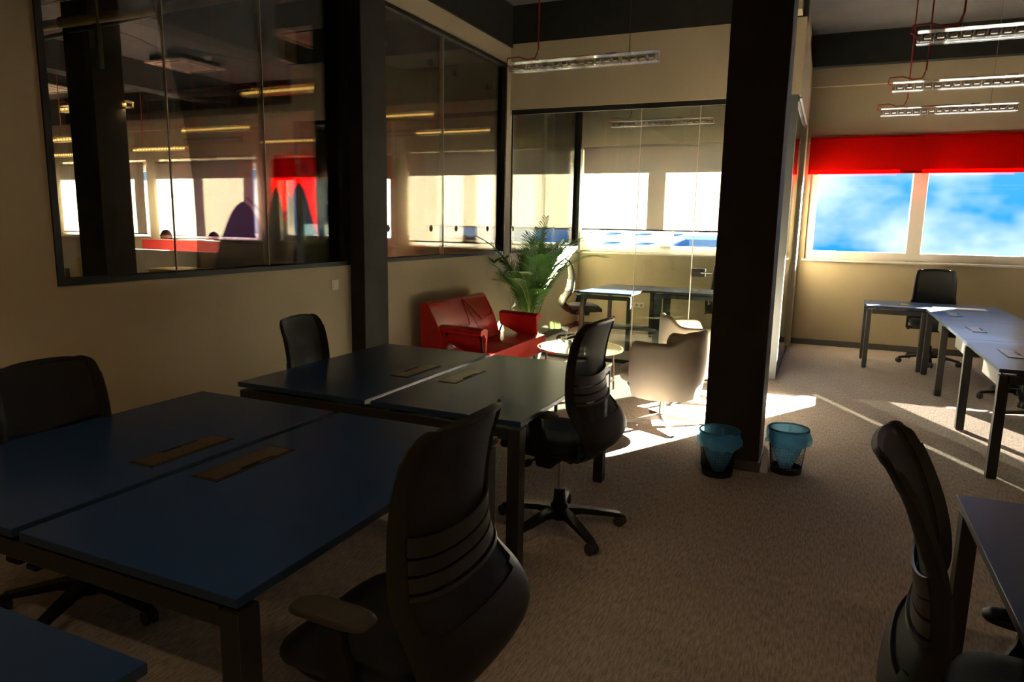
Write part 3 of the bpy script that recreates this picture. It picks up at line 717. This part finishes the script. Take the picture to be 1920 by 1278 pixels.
# ------------------------------------------------------------------ palm
def palm():
    t = thing('potted_palm', 'tall green areca palm standing between the red sofa and the glass room', 'potted palm', (-3.12, 7.52, 0))
    k = MB(); k.lathe([(0, 0), (.13, 0), (.17, .28), (.18, .30), (.165, .30), (.155, .27), (0, .27)], 32); k.build('pot', POT, t, True)
    k = MB(); k.lathe([(0, .275), (.155, .27)], 24); k.build('soil', SOIL, t)
    rnd = random.Random(5)
    for i in range(32):
        az = rnd.uniform(0, 2*PI); tall = rnd.random()
        L_ = rnd.uniform(1.05, 1.5) if i % 4 else rnd.uniform(.7, 1.0); lean = rnd.uniform(.14, .66)*(1.15-.5*tall)
        d = Vector((math.cos(az), math.sin(az), 0)); base = Vector((rnd.uniform(-.06, .06), rnd.uniform(-.06, .06), .25))
        pts = []; n = 16; p = base.copy(); ang = .04+lean*.12
        for j in range(n+1):
            pts.append(p.copy()); s_ = j/n
            dirv = (d*math.sin(ang)+Vector((0, 0, 1))*math.cos(ang)); p = p+dirv*(L_/n); ang += lean*.16*(.4+1.6*s_)
        # keep fronds on the room side of the wall
        for q in pts:
            if q.x < -.42: q.x = -.42-(q.x+.42)*.12
            if q.y > .36: q.y = .36-(q.y-.36)*.2
        k = MB(); k.tube(pts, [.0085-.0068*j/n for j in range(n+1)], 6); fr = k.build('frond', STEM, t, True)
        k = MB(); m_ = 31
        for j in range(m_):
            s_ = .36+.64*j/(m_-1); x = s_*n; ii = min(int(x), n-1); q = pts[ii].lerp(pts[ii+1], x-ii); tg = (pts[ii+1]-pts[ii]).normalized()
            side = tg.cross(Vector((0, 0, 1)))
            side = side.normalized() if side.length > .05 else Vector((-d.y, d.x, 0)); upv = side.cross(tg)
            ll = (.24*math.sin(PI*min(1, .22+.70*(j/(m_-1))))+.03)*rnd.uniform(.85, 1.1)
            for sg in (-1, 1):
                dr = (tg*.85+side*sg*.8+upv*.22).normalized(); wv = upv.cross(dr).normalized()*.0056+upv*.002*sg
                a0 = q; a1 = q+dr*ll*.5+Vector((0, 0, -.008)); a2 = q+dr*ll+Vector((0, 0, -.14*ll-.02*rnd.random()))
                for z_ in (a1, a2):
                    if z_.x < -.455: z_.x = -.455
                    if z_.y > .375: z_.y = .375
                k.add([a0-wv*.4, a0+wv*.4, a1+wv, a1-wv, a2], [(0, 1, 2, 3), (3, 2, 4)])
        k.build('leaflets', LEAF, fr)
    return t
palm()

# ------------------------------------------------------------------ pendant lights
def pendant(label, x0, x1, y, z, lit, group, cab=True, hang=.9, ztop=ZC, power=0):
    L_ = x1-x0; t = thing('pendant_light', label, 'pendant light', ((x0+x1)/2, y, z), R(-.6), group); h = L_/2
    # clear acrylic channel: rounded tube section open cell core
    k = MB(); sec = []
    for i in range(20):
        a = 2*PI*i/20; c, s = math.cos(a), math.sin(a); sec.append((.040*math.copysign(abs(c)**.55, c), .034*math.copysign(abs(s)**.55, s)))
    vs = [(x, a, b) for x in (-h, h) for a, b in sec]; fs = [(i, (i+1) % 20, 20+(i+1) % 20, 20+i) for i in range(20)]
    k.add(vs, fs); k.build('acrylic_tube', ACRYL, t, True)
    k = MB()
    for x in (-h, h): k.prism(sec, x-.004, x+.004, 'x')
    k.box(-h, h, -.038, -.034, -.036, -.030); k.box(-h, h, .034, .038, -.036, -.030); k.box(-h, h, -.03, .03, .028, .034); k.build('end_cap', ACRYE, t)
    n = 17; c = L_/(n+.6)
    k = MB()
    for i in range(n+1):
        x = -h+.3*c+i*c; k.box(x-.0018, x+.0018, -.033, .033, -.024, .012)
    k.box(-h+.3*c, h-.3*c, -.034, -.032, -.022, -.018); k.box(-h+.3*c, h-.3*c, .032, .034, -.022, -.018); k.build('louvre', LOUV, t)
    k = MB()
    for i in range(n):
        x = -h+.3*c+(i+.5)*c; k.box(x-c*.27, x+c*.27, -.022, .022, -.010, .009, b=.006)
    k.build('led_cell', LEDON if lit else mat('unlit_led_cell', (.45, .42, .38), .3, metal=.4), t)
    if power:
        ld = bpy.data.lights.new('lamp_light', 'AREA'); ld.shape = 'RECTANGLE'; ld.size = L_; ld.size_y = .05; ld.energy = power; ld.color = (1, .70, .38)
        lo = bpy.data.objects.new('lamp_light', ld); COL.objects.link(lo); lo.parent = t; lo.location = (0, 0, -.045); lo.visible_camera = False; lo.visible_glossy = False; lo.visible_transmission = False
    zt = ztop-z
    for i, x in enumerate((-h*.62, h*.62)):
        k = MB(); k.box(x-.018, x+.018, -.010, .010, .033, .042); k.tube([(x, 0, .04), (x, 0, zt)], .0022, 5); k.build('suspension_chain', mat('steel_chain', (.25, .22, .17), .4, metal=.8), t)
    if cab:
        x = -h*.62
        k = MB(); k.tube([(-h, 0, .0), (-h-.035, 0, .03), (-h-.03, 0, .07), (-h+.06, 0, .075), (x-.08, 0, .05), (x-.02, 0, .055), (x+.006, .004, .12), (x+.006, .004, zt*.5), (x+.006, .004, zt)], .005, 7); k.build('power_cable', REDCAB, t, True)
    k = MB(); k.tube([(-h*.5, .0, .036), (0, .01, .045), (h*.4, 0, .036)], .004, 6); k.box(.18, .25, -.012, .012, .034, .046); k.build('wiring', mat('dark_cable', (.03, .02, .02), .6), t)
    return t
GU = 'unlit clear pendant lights'; GL = 'lit pendant lights of the open office'
pendant('unlit clear pendant light in the middle, over the aisle in front of the glass room', -2.27, -1.16, 4.98, 2.745, False, GU)
pendant('unlit clear pendant light inside the glass meeting room', -2.50, -1.30, 8.45, 2.80, False, GU)
pendant('unlit clear pendant light at the upper right, largest and highest of three', .37, 1.50, 4.84, 2.70, False, GU)
pendant('unlit clear pendant light at the upper right, middle of three', .355, 1.46, 6.38, 2.70, False, GU)
pendant('unlit clear pendant light at the upper right, lowest of three, over the red blind', .35, 1.42, 7.68, 2.70, False, GU)
lit = [(-4.95, -3.84, 5.03, 'lit pendant light just left of the dark wall column, cut off by it'),
       (-4.93, -3.84, 6.60, 'upper lit pendant light seen through the glass with the black dots'),
       (-4.93, -3.84, 7.93, 'lower lit pendant light seen through the glass with the black dots'),
       (-7.83, -6.60, 6.85, 'lit pendant light in the middle of the large glass, above the pale blind'),
       (-7.78, -6.62, 8.2, 'lit pendant light in front of the pulled-down red blind'),
       (-10.95, -9.67, 8.55, 'lowest lit pendant light to the right of the office column'),
       (-7.62, -6.54, 5.12, 'lit pendant light whose middle is hidden behind the office column'),
       (-10.88, -9.7, 7.12, 'short visible lit pendant light left of the office column'),
       (-13.95, -12.8, 8.9, 'faint lit pendant light at the far left edge of the large glass')]
for a, b, y, lb in lit: pendant(lb, a, b, y, 2.72, True, GL, power=1.5)
for j, y in enumerate((1.2, -.6, -2.0)):  # unseen rows added as warm fill for the near part of the room
    for i, x in enumerate((-2.3, .38, 3.3)):
        pendant('added fill pendant light over and behind the camera, outside the view', x, x+1.12, y, 2.72, True, 'added fill pendant lights behind the camera', power=1.15)

# power socket strip, light switch
sw = thing('light_switch', 'small pale light switch on the wall left of the dark wall column', 'light switch', (XL, 4.55, 1.09))
MB().box(0, .008, -.042, .042, -.042, .042, b=.003).build('switch_plate', WHITEP, sw); MB().box(.008, .013, -.028, .028, -.028, .028, b=.002).build('rocker', WHITEP, sw)
so_ = thing('wall_socket', 'triple white power socket low on the window wall of the glass room', 'power socket', (-2.62, YF, .40))
MB().box(-.11, .11, -.012, 0, -.04, .04, b=.003).build('socket_plate', WHITEP, so_)
for x in (-.07, 0, .07):
    k = MB(); k.lathe([(0, 0), (.022, 0), (.022, .003), (0, .003)], 20, Matrix.Translation((x, -.015, 0)) @ Matrix.Rotation(R(90), 4, 'X')); k.build('socket_outlet', mat('grey_outlet', (.25, .23, .2), .5), so_)

# ================================================================== OPEN OFFICE beyond the left wall
PANW = mat('grey_white_divider', (.45, .40, .34), .6); PANR = mat('red_divider', (.55, .035, .03), .6); OAK = mat('pale_wood_board', (.50, .38, .20), .5)
def divider(label, x0, x1, y, z0, z1, m, depth=.04):
    o = thing('desk_divider', label, 'desk divider', (x0, y, 0))
    MB().box(0, x1-x0, -depth/2, depth/2, z0, z1, b=.004).build('panel', m, o)
    MB().box(0, x1-x0, -depth/2-.006, depth/2+.006, z1, z1+.012, b=.003).build('top_rail', PVC, o)
    for x in (.03, x1-x0-.03): MB().box(x-.02, x+.02, -depth/2, depth/2, 0, z0).build('leg', DFRAME, o)
    return o
divider('red desk divider under the pale blind, heads showing above it', -10.8, -8.1, 8.5, .7, 1.225, PANR)
divider('long grey-white desk divider in front of the red one', -10.2, -6.0, 7.55, .5, 1.10, PANW)
divider('pale desk divider at the left edge of the large glass', -14.4, -12.0, 8.85, .6, 1.21, PANW)
dk = bench('office_desk', 'dark navy desk behind the pale divider in the open office', -11.8, -8.3, 8.54, 9.15, [(-11.8, -8.3, 8.54, 9.15)], [(-11.7, 9.1, .06, .06), (-8.4, 9.1, .06, .06), (-11.7, 8.6, .06, .06), (-8.4, 8.6, .06, .06)], [], [], z=.74)
def visitor(label, loc, rz):
    t = thing('office_chair', label, 'office chair', loc, rz, 'wood-backed chairs in the open office')
    k = MB(); k.sheet(lambda u, v: ((u-.5)*.42*(1-.12*v), -.20-.05*v+.05*(2*u-1)**2, .62+v*.50), 12, 8, .014); k.build('backrest', OAK, t, True)
    k = MB(); k.pad(0, 0, .44, .44, .44, .06, 3.5, .04, .03); k.build('seat', FABRIC, t, True)
    k = MB(); k.tube([(0, -.05, .42), (0, -.22, .45), (0, -.235, .8)], .016, 8); k.build('back_post', PLASTIC, t, True)
    for i in range(4):
        a = R(45)+i*PI/2; k = MB(); k.tube([(.14*math.cos(a), .14*math.sin(a), .44), (.27*math.cos(a), .27*math.sin(a), 0)], .012, 8); k.build('leg', PLASTIC, t, True)
    return t
visitor('pale wood-backed chair at the lower left of the large glass', (-8.0, 5.3, 0), R(175))
visitor('pale wood-backed chair in front of the grey-white divider, left one', (-7.5, 6.6, 0), R(170))
visitor('pale wood-backed chair in front of the grey-white divider, beside the coats', (-6.86, 6.12, 0), R(185))
bx = thing('low_cabinet', 'pale wood-topped low cabinet just behind the sill of the large glass', 'cabinet', (-6.2, 5.6, 0))
MB().box(-.6, .6, -.2, .2, 0, 1.02, b=.004).build('body', PANW, bx); MB().box(-.62, .62, -.22, .22, 1.02, 1.045, b=.003).build('cabinet_top', OAK, bx)
for s in (-1, 1): MB().box(min(s*.01, s*.58), max(s*.01, s*.58), -.215, -.2, .06, .98, b=.002).build('door', PANW, bx)
mon = thing('monitor', 'small dark monitor on the pale divider by the window wall', 'monitor', (-13.0, 9.15, 0))
MB().box(-.25, .25, -.02, .02, 1.02, 1.33, b=.005).build('screen', PLASTIC, mon); MB().box(-.03, .03, 0, .03, .74, 1.05).build('stand', PLASTIC, mon); MB().box(-.12, .12, -.08, .1, .735, .75).build('foot', PLASTIC, mon)
bench('office_desk', 'desk carrying the dark monitor at the window end of the open office', -13.8, -12.2, 8.95, 9.6, [(-13.8, -12.2, 8.95, 9.6)], [(-13.7, 9.5, .06, .06), (-12.3, 9.5, .06, .06), (-13.7, 9.05, .06, .06), (-12.3, 9.05, .06, .06)], [], [], z=.735)
cp = MB(); cp.box(-.3, .3, -.09, .09, 0, .012); tag(cp.build('paper_sheet', mat('paper_and_sun_patch', (.8, .78, .75), .7), None, loc=(-9.55, 8.5, 1.238)), 'white sheet of paper lying on top of the red divider', 'paper')

# coats on a stand
cs = thing('coat_stand', 'coat stand behind the large glass, its slanted hooks sticking out left of the coats', 'coat stand', (-6.0, 6.55, 0))
k = MB(); k.tube([(0, 0, 0), (0, 0, 1.78)], .02, 10); k.build('pole', PLASTIC, cs, True)
k = MB(); k.lathe([(0, 0), (.24, 0), (.24, .015), (.04, .03), (0, .03)], 28); k.build('foot', PLASTIC, cs, True)
for i, (dx, dy, dz) in enumerate([(-.33, -.12, .27), (-.30, .1, .08), (.28, -.1, .16), (.28, .15, .1)]):
    k = MB(); k.tube([(0, 0, 1.5), (dx, dy, 1.5+dz+.08)], .012, 8); k.build('hook', PLASTIC, cs, True)
def coat(label, loc, sx, sy, z0, z1, m, seed):
    rnd = random.Random(seed); p1, p2 = rnd.uniform(0, 6), rnd.uniform(0, 6)
    def fn(u, v):
        a = 2*PI*u; q = v; w = .04+(.96)*min(1, (q*1.5)**.6); r = w*(1+.10*math.sin(5*a+p1)*q+.06*math.sin(9*a+p2+3*q))
        return (sx*r*math.cos(a)*(1+.25*max(0, q-.6)), sy*r*math.sin(a), z1-(z1-z0)*q)
    k = MB(); k.sheet(fn, 48, 24, 0); k.add([fn(i/48, 1) for i in range(48)], [tuple(range(48))])
    o = k.build('hanging_coat', m, None, True, loc); return tag(o, label, 'coat')
NAVC = mat('navy_coat_cloth', (.022, .020, .055), .9, bump=(30, .5, .01)); BLKC = mat('black_coat_cloth', (.015, .014, .016), .9, bump=(30, .5, .01)); LILC = mat('lilac_coat_cloth', (.16, .12, .17), .9, bump=(30, .5, .01))
coat('navy coat spreading lowest on the left of the coat stand', (-6.38, 6.40, 0), .46, .17, .55, 1.80, NAVC, 1)
coat('tall black pointed coat on the right of the coat stand', (-5.62, 6.52, 0), .27, .17, .5, 2.02, BLKC, 2)
coat('narrow black coat hanging between the two others on the coat stand', (-5.93, 6.48, 0), .15, .15, .6, 1.98, BLKC, 3)
coat('grey-lilac scarf-like garment over the black pointed coat', (-5.60, 6.32, 0), .055, .05, 1.10, 1.93, LILC, 4)

# seated people, only the tops of their heads show over the divider
SKIN = mat('skin', (.50, .27, .18), .5); HAIRM = mat('brown_hair', (.05, .03, .02), .7, bump=(80, .6, .004)); HAIRD = mat('dark_hair', (.025, .016, .012), .7, bump=(80, .6, .004)); SHIRT = mat('grey_shirt', (.12, .11, .12), .8)
def person(label, loc, rz, hm, sc=1.0):
    t = thing('person', label, 'person', loc, rz); t.scale = (sc, sc, sc)
    bm = bmesh.new(); lay = bm.verts.layers.skin.verify(); V = {}
    def v(n, co, r):
        x = bm.verts.new(co); x[lay].radius = (r, r*.85) if isinstance(r, float) else r; V[n] = x
    v('pel', (0, 0, .52), .15); v('wai', (0, .01, .68), .135); v('che', (0, .03, .86), .16); v('nb', (0, .035, .99), .07); v('nt', (0, .06, 1.06), .055)
    for s in (-1, 1):
        v(f'sh{s}', (s*.17, .03, .94), .065); v(f'el{s}', (s*.22, .10, .72), .045); v(f'wr{s}', (s*.14, .33, .78), .030); v(f'ha{s}', (s*.13, .42, .775), .032)
        v(f'kn{s}', (s*.12, .42, .50), .07); v(f'an{s}', (s*.12, .40, .09), .045); v(f'to{s}', (s*.12, .52, .04), .035); v(f'hp{s}', (s*.09, .06, .50), .09)
    E_ = [('pel', 'wai'), ('wai', 'che'), ('che', 'nb'), ('nb', 'nt')]
    for s in (-1, 1): E_ += [('che', f'sh{s}'), (f'sh{s}', f'el{s}'), (f'el{s}', f'wr{s}'), (f'wr{s}', f'ha{s}'), ('pel', f'hp{s}'), (f'hp{s}', f'kn{s}'), (f'kn{s}', f'an{s}'), (f'an{s}', f'to{s}')]
    for a, b in E_: bm.edges.new((V[a], V[b]))
    V['pel'][lay].use_root = True
    me = bpy.data.meshes.new('body'); bm.to_mesh(me); bm.free(); me.materials.append(SHIRT)
    o = bpy.data.objects.new('body', me); COL.objects.link(o); o.parent = t
    o.modifiers.new('skin', 'SKIN').use_smooth_shade = True; o.modifiers.new('sub', 'SUBSURF').levels = 1
    o.modifiers['sub'].render_levels = 2
    k = MB()
    def hd(u, vv):
        a = 2*PI*u; b = PI*(vv-.5); x = .075*math.cos(b)*math.cos(a); y = .095*math.cos(b)*math.sin(a); z = .118*math.sin(b)
        if z < 0: x *= 1-.28*(-z/.118); y = y*(1-.12*(-z/.118))+.01*(-z/.118)
        front = max(0, math.sin(a))*math.cos(b)
        y += .016*math.exp(-((x/.014)**2+((z+.012)/.022)**2))*(front > .5) - .006*math.exp(-(((abs(x)-.03)/.016)**2+((z-.018)/.012)**2))*(front > .4)
        y += .004*math.exp(-((x/.022)**2+((z+.055)/.008)**2))*(front > .4)
        return (x, y+.08, z+1.185)
    k.sheet(hd, 48, 32, 0); k.build('head', SKIN, t, True)
    for s in (-1, 1):
        k = MB(); k.pad(0, 0, 0, .035, .06, .014, 2.2, .06, m=Matrix.Translation((s*.074, .075, 1.18)) @ Matrix.Rotation(s*R(80), 4, 'Y')); k.build('ear', SKIN, t, True)
    k = MB()
    def hr(u, vv):
        a = 2*PI*u; lowf = .10 if math.sin(a) > .2 else -.35; b = lowf+(PI/2-lowf)*vv
        bmp = 1+.03*math.sin(a*9)*math.cos(b*7)
        return (.084*bmp*math.cos(b)*math.cos(a), .104*bmp*math.cos(b)*math.sin(a)+.075, .130*bmp*math.sin(b)+1.19)
    k.sheet(hr, 40, 14, 0); k.build('hair', hm, t, True)
    c = MB(); c.pad(0, -.02, .40, .44, .42, .06, 3.5, .04); return t
person('person with short brown hair seated nearest the office column, head above the red divider', (-11.38, 9.55, 0), R(168), HAIRM, 1.04)
person('person with dark hair seated midway along the red divider, only the crown showing', (-10.16, 9.55, 0), R(175), HAIRD, 1.03)
person('person bent low beside the dark-haired one, a sliver of hair showing over the divider', (-9.58, 9.62, 0), R(178), HAIRM, .95)

for q in ((-11.38, 9.55), (-10.16, 9.55), (-9.58, 9.62)): dup(low, (q[0], q[1], 0), R(172), 'office chair hidden behind the red divider under a seated person', 'chairs under the seated people')
# AC cassettes, tray, pipes, hangers
def cassette(label, loc, s=.82, drop=.28):
    t = thing('air_conditioner', label, 'air conditioner', loc, 0, 'ceiling air conditioners'); h = s/2
    MB().box(-h+.06, h-.06, -h+.06, h-.06, .03, drop).build('housing', DARKP, t)
    k = MB(); k.box(-h, h, -h, h, 0, .03, b=.008); p = k.build('panel', mat('warm_white_panel', (.62, .45, .36), .5), t)
    k = MB()
    for i in range(4): k.box(-h+.14, h-.14, -h+.045, -h+.085, -.002, .004, m=rotz(i*PI/2))
    k.build('air_slot', HOLE, p); MB().box(-h*.5, h*.5, -h*.5, h*.5, -.004, .002, b=.002).build('grille', mat('grille_grey', (.45, .33, .27), .5), p)
    for sx in (-1, 1):
        for sy in (-1, 1):
            k = MB(); k.tube([(sx*(h-.12), sy*(h-.12), drop), (sx*(h-.12), sy*(h-.12), ZC-loc[2])], .006, 6); k.build('hanger_rod', ALU, t)
    return t
cassette('ceiling air conditioner cut by the right edge of the large glass', (-4.85, 6.10, 3.42))
cassette('flat ceiling air conditioner panel beyond the middle pendant light', (-9.6, 8.55, 3.98), .85, .10)
cassette('ceiling air conditioner at the far left of the large glass', (-11.45, 7.35, 3.55))
k = thing('cable_tray', 'wire grid cable tray under the ceiling at the upper left of the large glass', 'cable tray', (-5.5, 4.25, 3.50))
m_ = MB()
for i in range(8): m_.tube([(-2.4, -.2+i*.057, 0), (2.0, -.2+i*.057, 0)], .003, 5)
for i in range(74): m_.tube([(-2.4+i*.06, -.2, 0), (-2.4+i*.06, .2, 0)], .003, 5)
for sy in (-1, 1):
    for zz in (.03, .06): m_.tube([(-2.4, sy*.2, zz), (2.0, sy*.2, zz)], .003, 5)
m_.build('wire_grid', ALU, k)
m_ = MB(); m_.tube([(-2.4, -.05, .03), (-.5, .0, .035), (1.9, .06, .03)], .022, 8); m_.build('bundled_cable', mat('green_grey_cable', (.10, .14, .10), .6), k, True)
def pipe(label, a, b, r, m):
    t = thing('ceiling_pipe', label, 'pipe', a); d = Vector(b)-Vector(a)
    k = MB(); k.tube([(0, 0, 0), d*.5+Vector((0, 0, -.02)), d], r, 14); k.build('pipe_run', m, t, True)
    for s in (.25, .6, .9):
        p = d*s; q = MB(); q.tube([p-d.normalized()*.012+Vector((0, 0, -.004)), p+d.normalized()*.012+Vector((0, 0, -.004))], r+.006, 14); q.tube([p, (p.x, p.y, ZC-a[2])], .004, 5); q.build('pipe_clamp', DFRAME, t, True)
    return t
YEL = mat('yellowed_insulation', (.38, .27, .09), .7)
pipe('thick yellowed insulated pipe under the ceiling of the open office', (-7.9, 4.70, 3.42), (-3.75, 4.66, 3.43), .045, YEL)
pipe('thinner dark pipe running just below the yellowed one', (-7.9, 4.86, 3.34), (-3.75, 4.60, 3.46), .022, DFRAME)
def hanger(label, loc, zl):
    t = thing('strut_hanger', label, 'bracket', loc, 0, 'hanging perforated struts'); k = MB()
    k.box(-.02, -.014, -.02, .02, -zl, 0); k.box(.014, .02, -.02, .02, -zl, 0)
    for i in range(int(zl/.04)): k.box(-.014, .014, .014, .02, -i*.04-.025, -i*.04)
    k.build('perforated_strut', mat('green_grey_steel', (.13, .16, .12), .5, metal=.4), t)
    MB().box(-.008, .008, -.008, .008, 0, ZC-loc[2]).build('drop_rod', ALU, t); return t
hanger('perforated strut hanging over the office column', (-5.70, 4.20, 3.18), .36)
hanger('perforated strut hanging near the second glass joint', (-3.84, 4.2, 3.30), .46)
sm = thing('smoke_detector', 'red-based smoke detector on the office ceiling above the middle pendant light', 'smoke detector', (-8.95, 8.4, ZC))
k = MB(); k.lathe([(0, -.05), (.05, -.05), (.055, 0), (0, 0)], 20); k.build('base', REDCAB, sm, True)
k = MB(); k.lathe([(0, -.10), (.04, -.095), (.065, -.055), (.06, -.05), (0, -.05)], 20); k.build('sensor', WHITEP, sm, True)
k = MB(); k.tube([(-8.9, 6.2, 4.07), (-9.0, 7.2, 4.05), (-8.95, 7.6, 3.96), (-8.9, 7.7, 4.06), (-8.6, 9.0, 4.06), (-7.6, 9.4, 4.06)], .008, 6); tag(k.build('ceiling_cable', mat('dark_cable', (.03, .02, .02)), None, True), 'loose dark cable looping along the office ceiling', 'cable')
k = MB(); k.tube([(-4.75, 5.9, 4.08), (-4.6, 6.5, 4.06), (-4.35, 6.9, 4.0), (-4.3, 6.95, 3.9)], .008, 6); tag(k.build('ceiling_cable', mat('dark_cable', (.03, .02, .02)), None, True), 'short drooping cable on the ceiling behind the dotted glass', 'cable')
# heavy conduit drop at the top right
cd = thing('conduit_drop', 'bundle of grey conduit and red junction at the ceiling, top right', 'conduit', (.42, 5.0, ZC))
k = MB(); k.tube([(0, 0, 0), (.02, .02, -.35), (-.06, .0, -.75)], .008, 8); k.tube([(.05, .02, 0), (.07, .03, -.4), (0, .02, -.85)], .010, 8); k.build('conduit', mat('grey_conduit', (.12, .11, .11), .5), cd, True)
k = MB(); k.box(-.07, -.02, -.01, .05, -.80, -.74, b=.004); k.build('junction', REDCAB, cd)

# ================================================================== OUTSIDE
BLUEF = mat('blue_cladding', (.015, .10, .30), .5, bump=(3, .4, .1)); ROOF = mat('pale_blue_roof', (.22, .38, .60), .6); SKYL = mat('white_skylight', (.85, .88, .9), .4)
def building(label, x0, x1, y0, y1, z0, z1, wall, rise=.5, nwin=8, seed=1):
    t = thing('building', label, 'building', ((x0+x1)/2, (y0+y1)/2, z0)); w, d, h = (x1-x0)/2, (y1-y0)/2, z1-z0
    MB().box(-w, w, -d, d, 0, h).build('facade', wall, t)
    k = MB(); k.add([(-w-.3, -d-.3, h), (w+.3, -d-.3, h), (w+.3, d, h+rise), (-w-.3, d, h+rise), (-w-.3, -d-.3, h-.2), (w+.3, -d-.3, h-.2), (w+.3, d, h-.2), (-w-.3, d, h-.2)], [(0, 1, 2, 3), (0, 4, 5, 1), (1, 5, 6, 2), (2, 6, 7, 3), (3, 7, 4, 0), (4, 7, 6, 5)])
    r = k.build('roof', ROOF, t)
    for i in range(nwin):
        x = -w+(i+.6)*2*w/nwin
        for dy in (-.45, .25):
            yy = dy*d; zz = h+rise*(yy+d+.3)/(2*d+.3); k = MB(); k.box(x-w/nwin*.45+dy, x+w/nwin*.45+dy, yy-.5, yy+.5, zz+.02, zz+.12); k.build('skylight', SKYL, r)
        k = MB(); k.box(x-w/nwin*.5, x+w/nwin*.5, -d-.03, -d, h*.55, h*.80); k.build('window', mat('pale_window', (.30, .52, .68), .2), t)
    return t
building('blue warehouse with white skylights seen under the white blind of the glass room', -22, -7.5, 34, 46, -8, .35, BLUEF, 1.3, 8)
building('deep blue corrugated shed right of the warehouse with skylights', -6.4, -3.0, 36, 48, -8, 1.2, BLUEF, .25, 3)
building('pale blue-grey block seen past the short red blind', -52, -24, 30, 42, -8, 9, mat('pale_facade', (.16, .30, .40), .6), .3, 9)
g = MB(); g.box(-90, 60, 11.5, 120, -8.2, -8); struct('ground_outside', g, mat('asphalt', (.05, .06, .08), .9, bump=(2, .5, .05)))
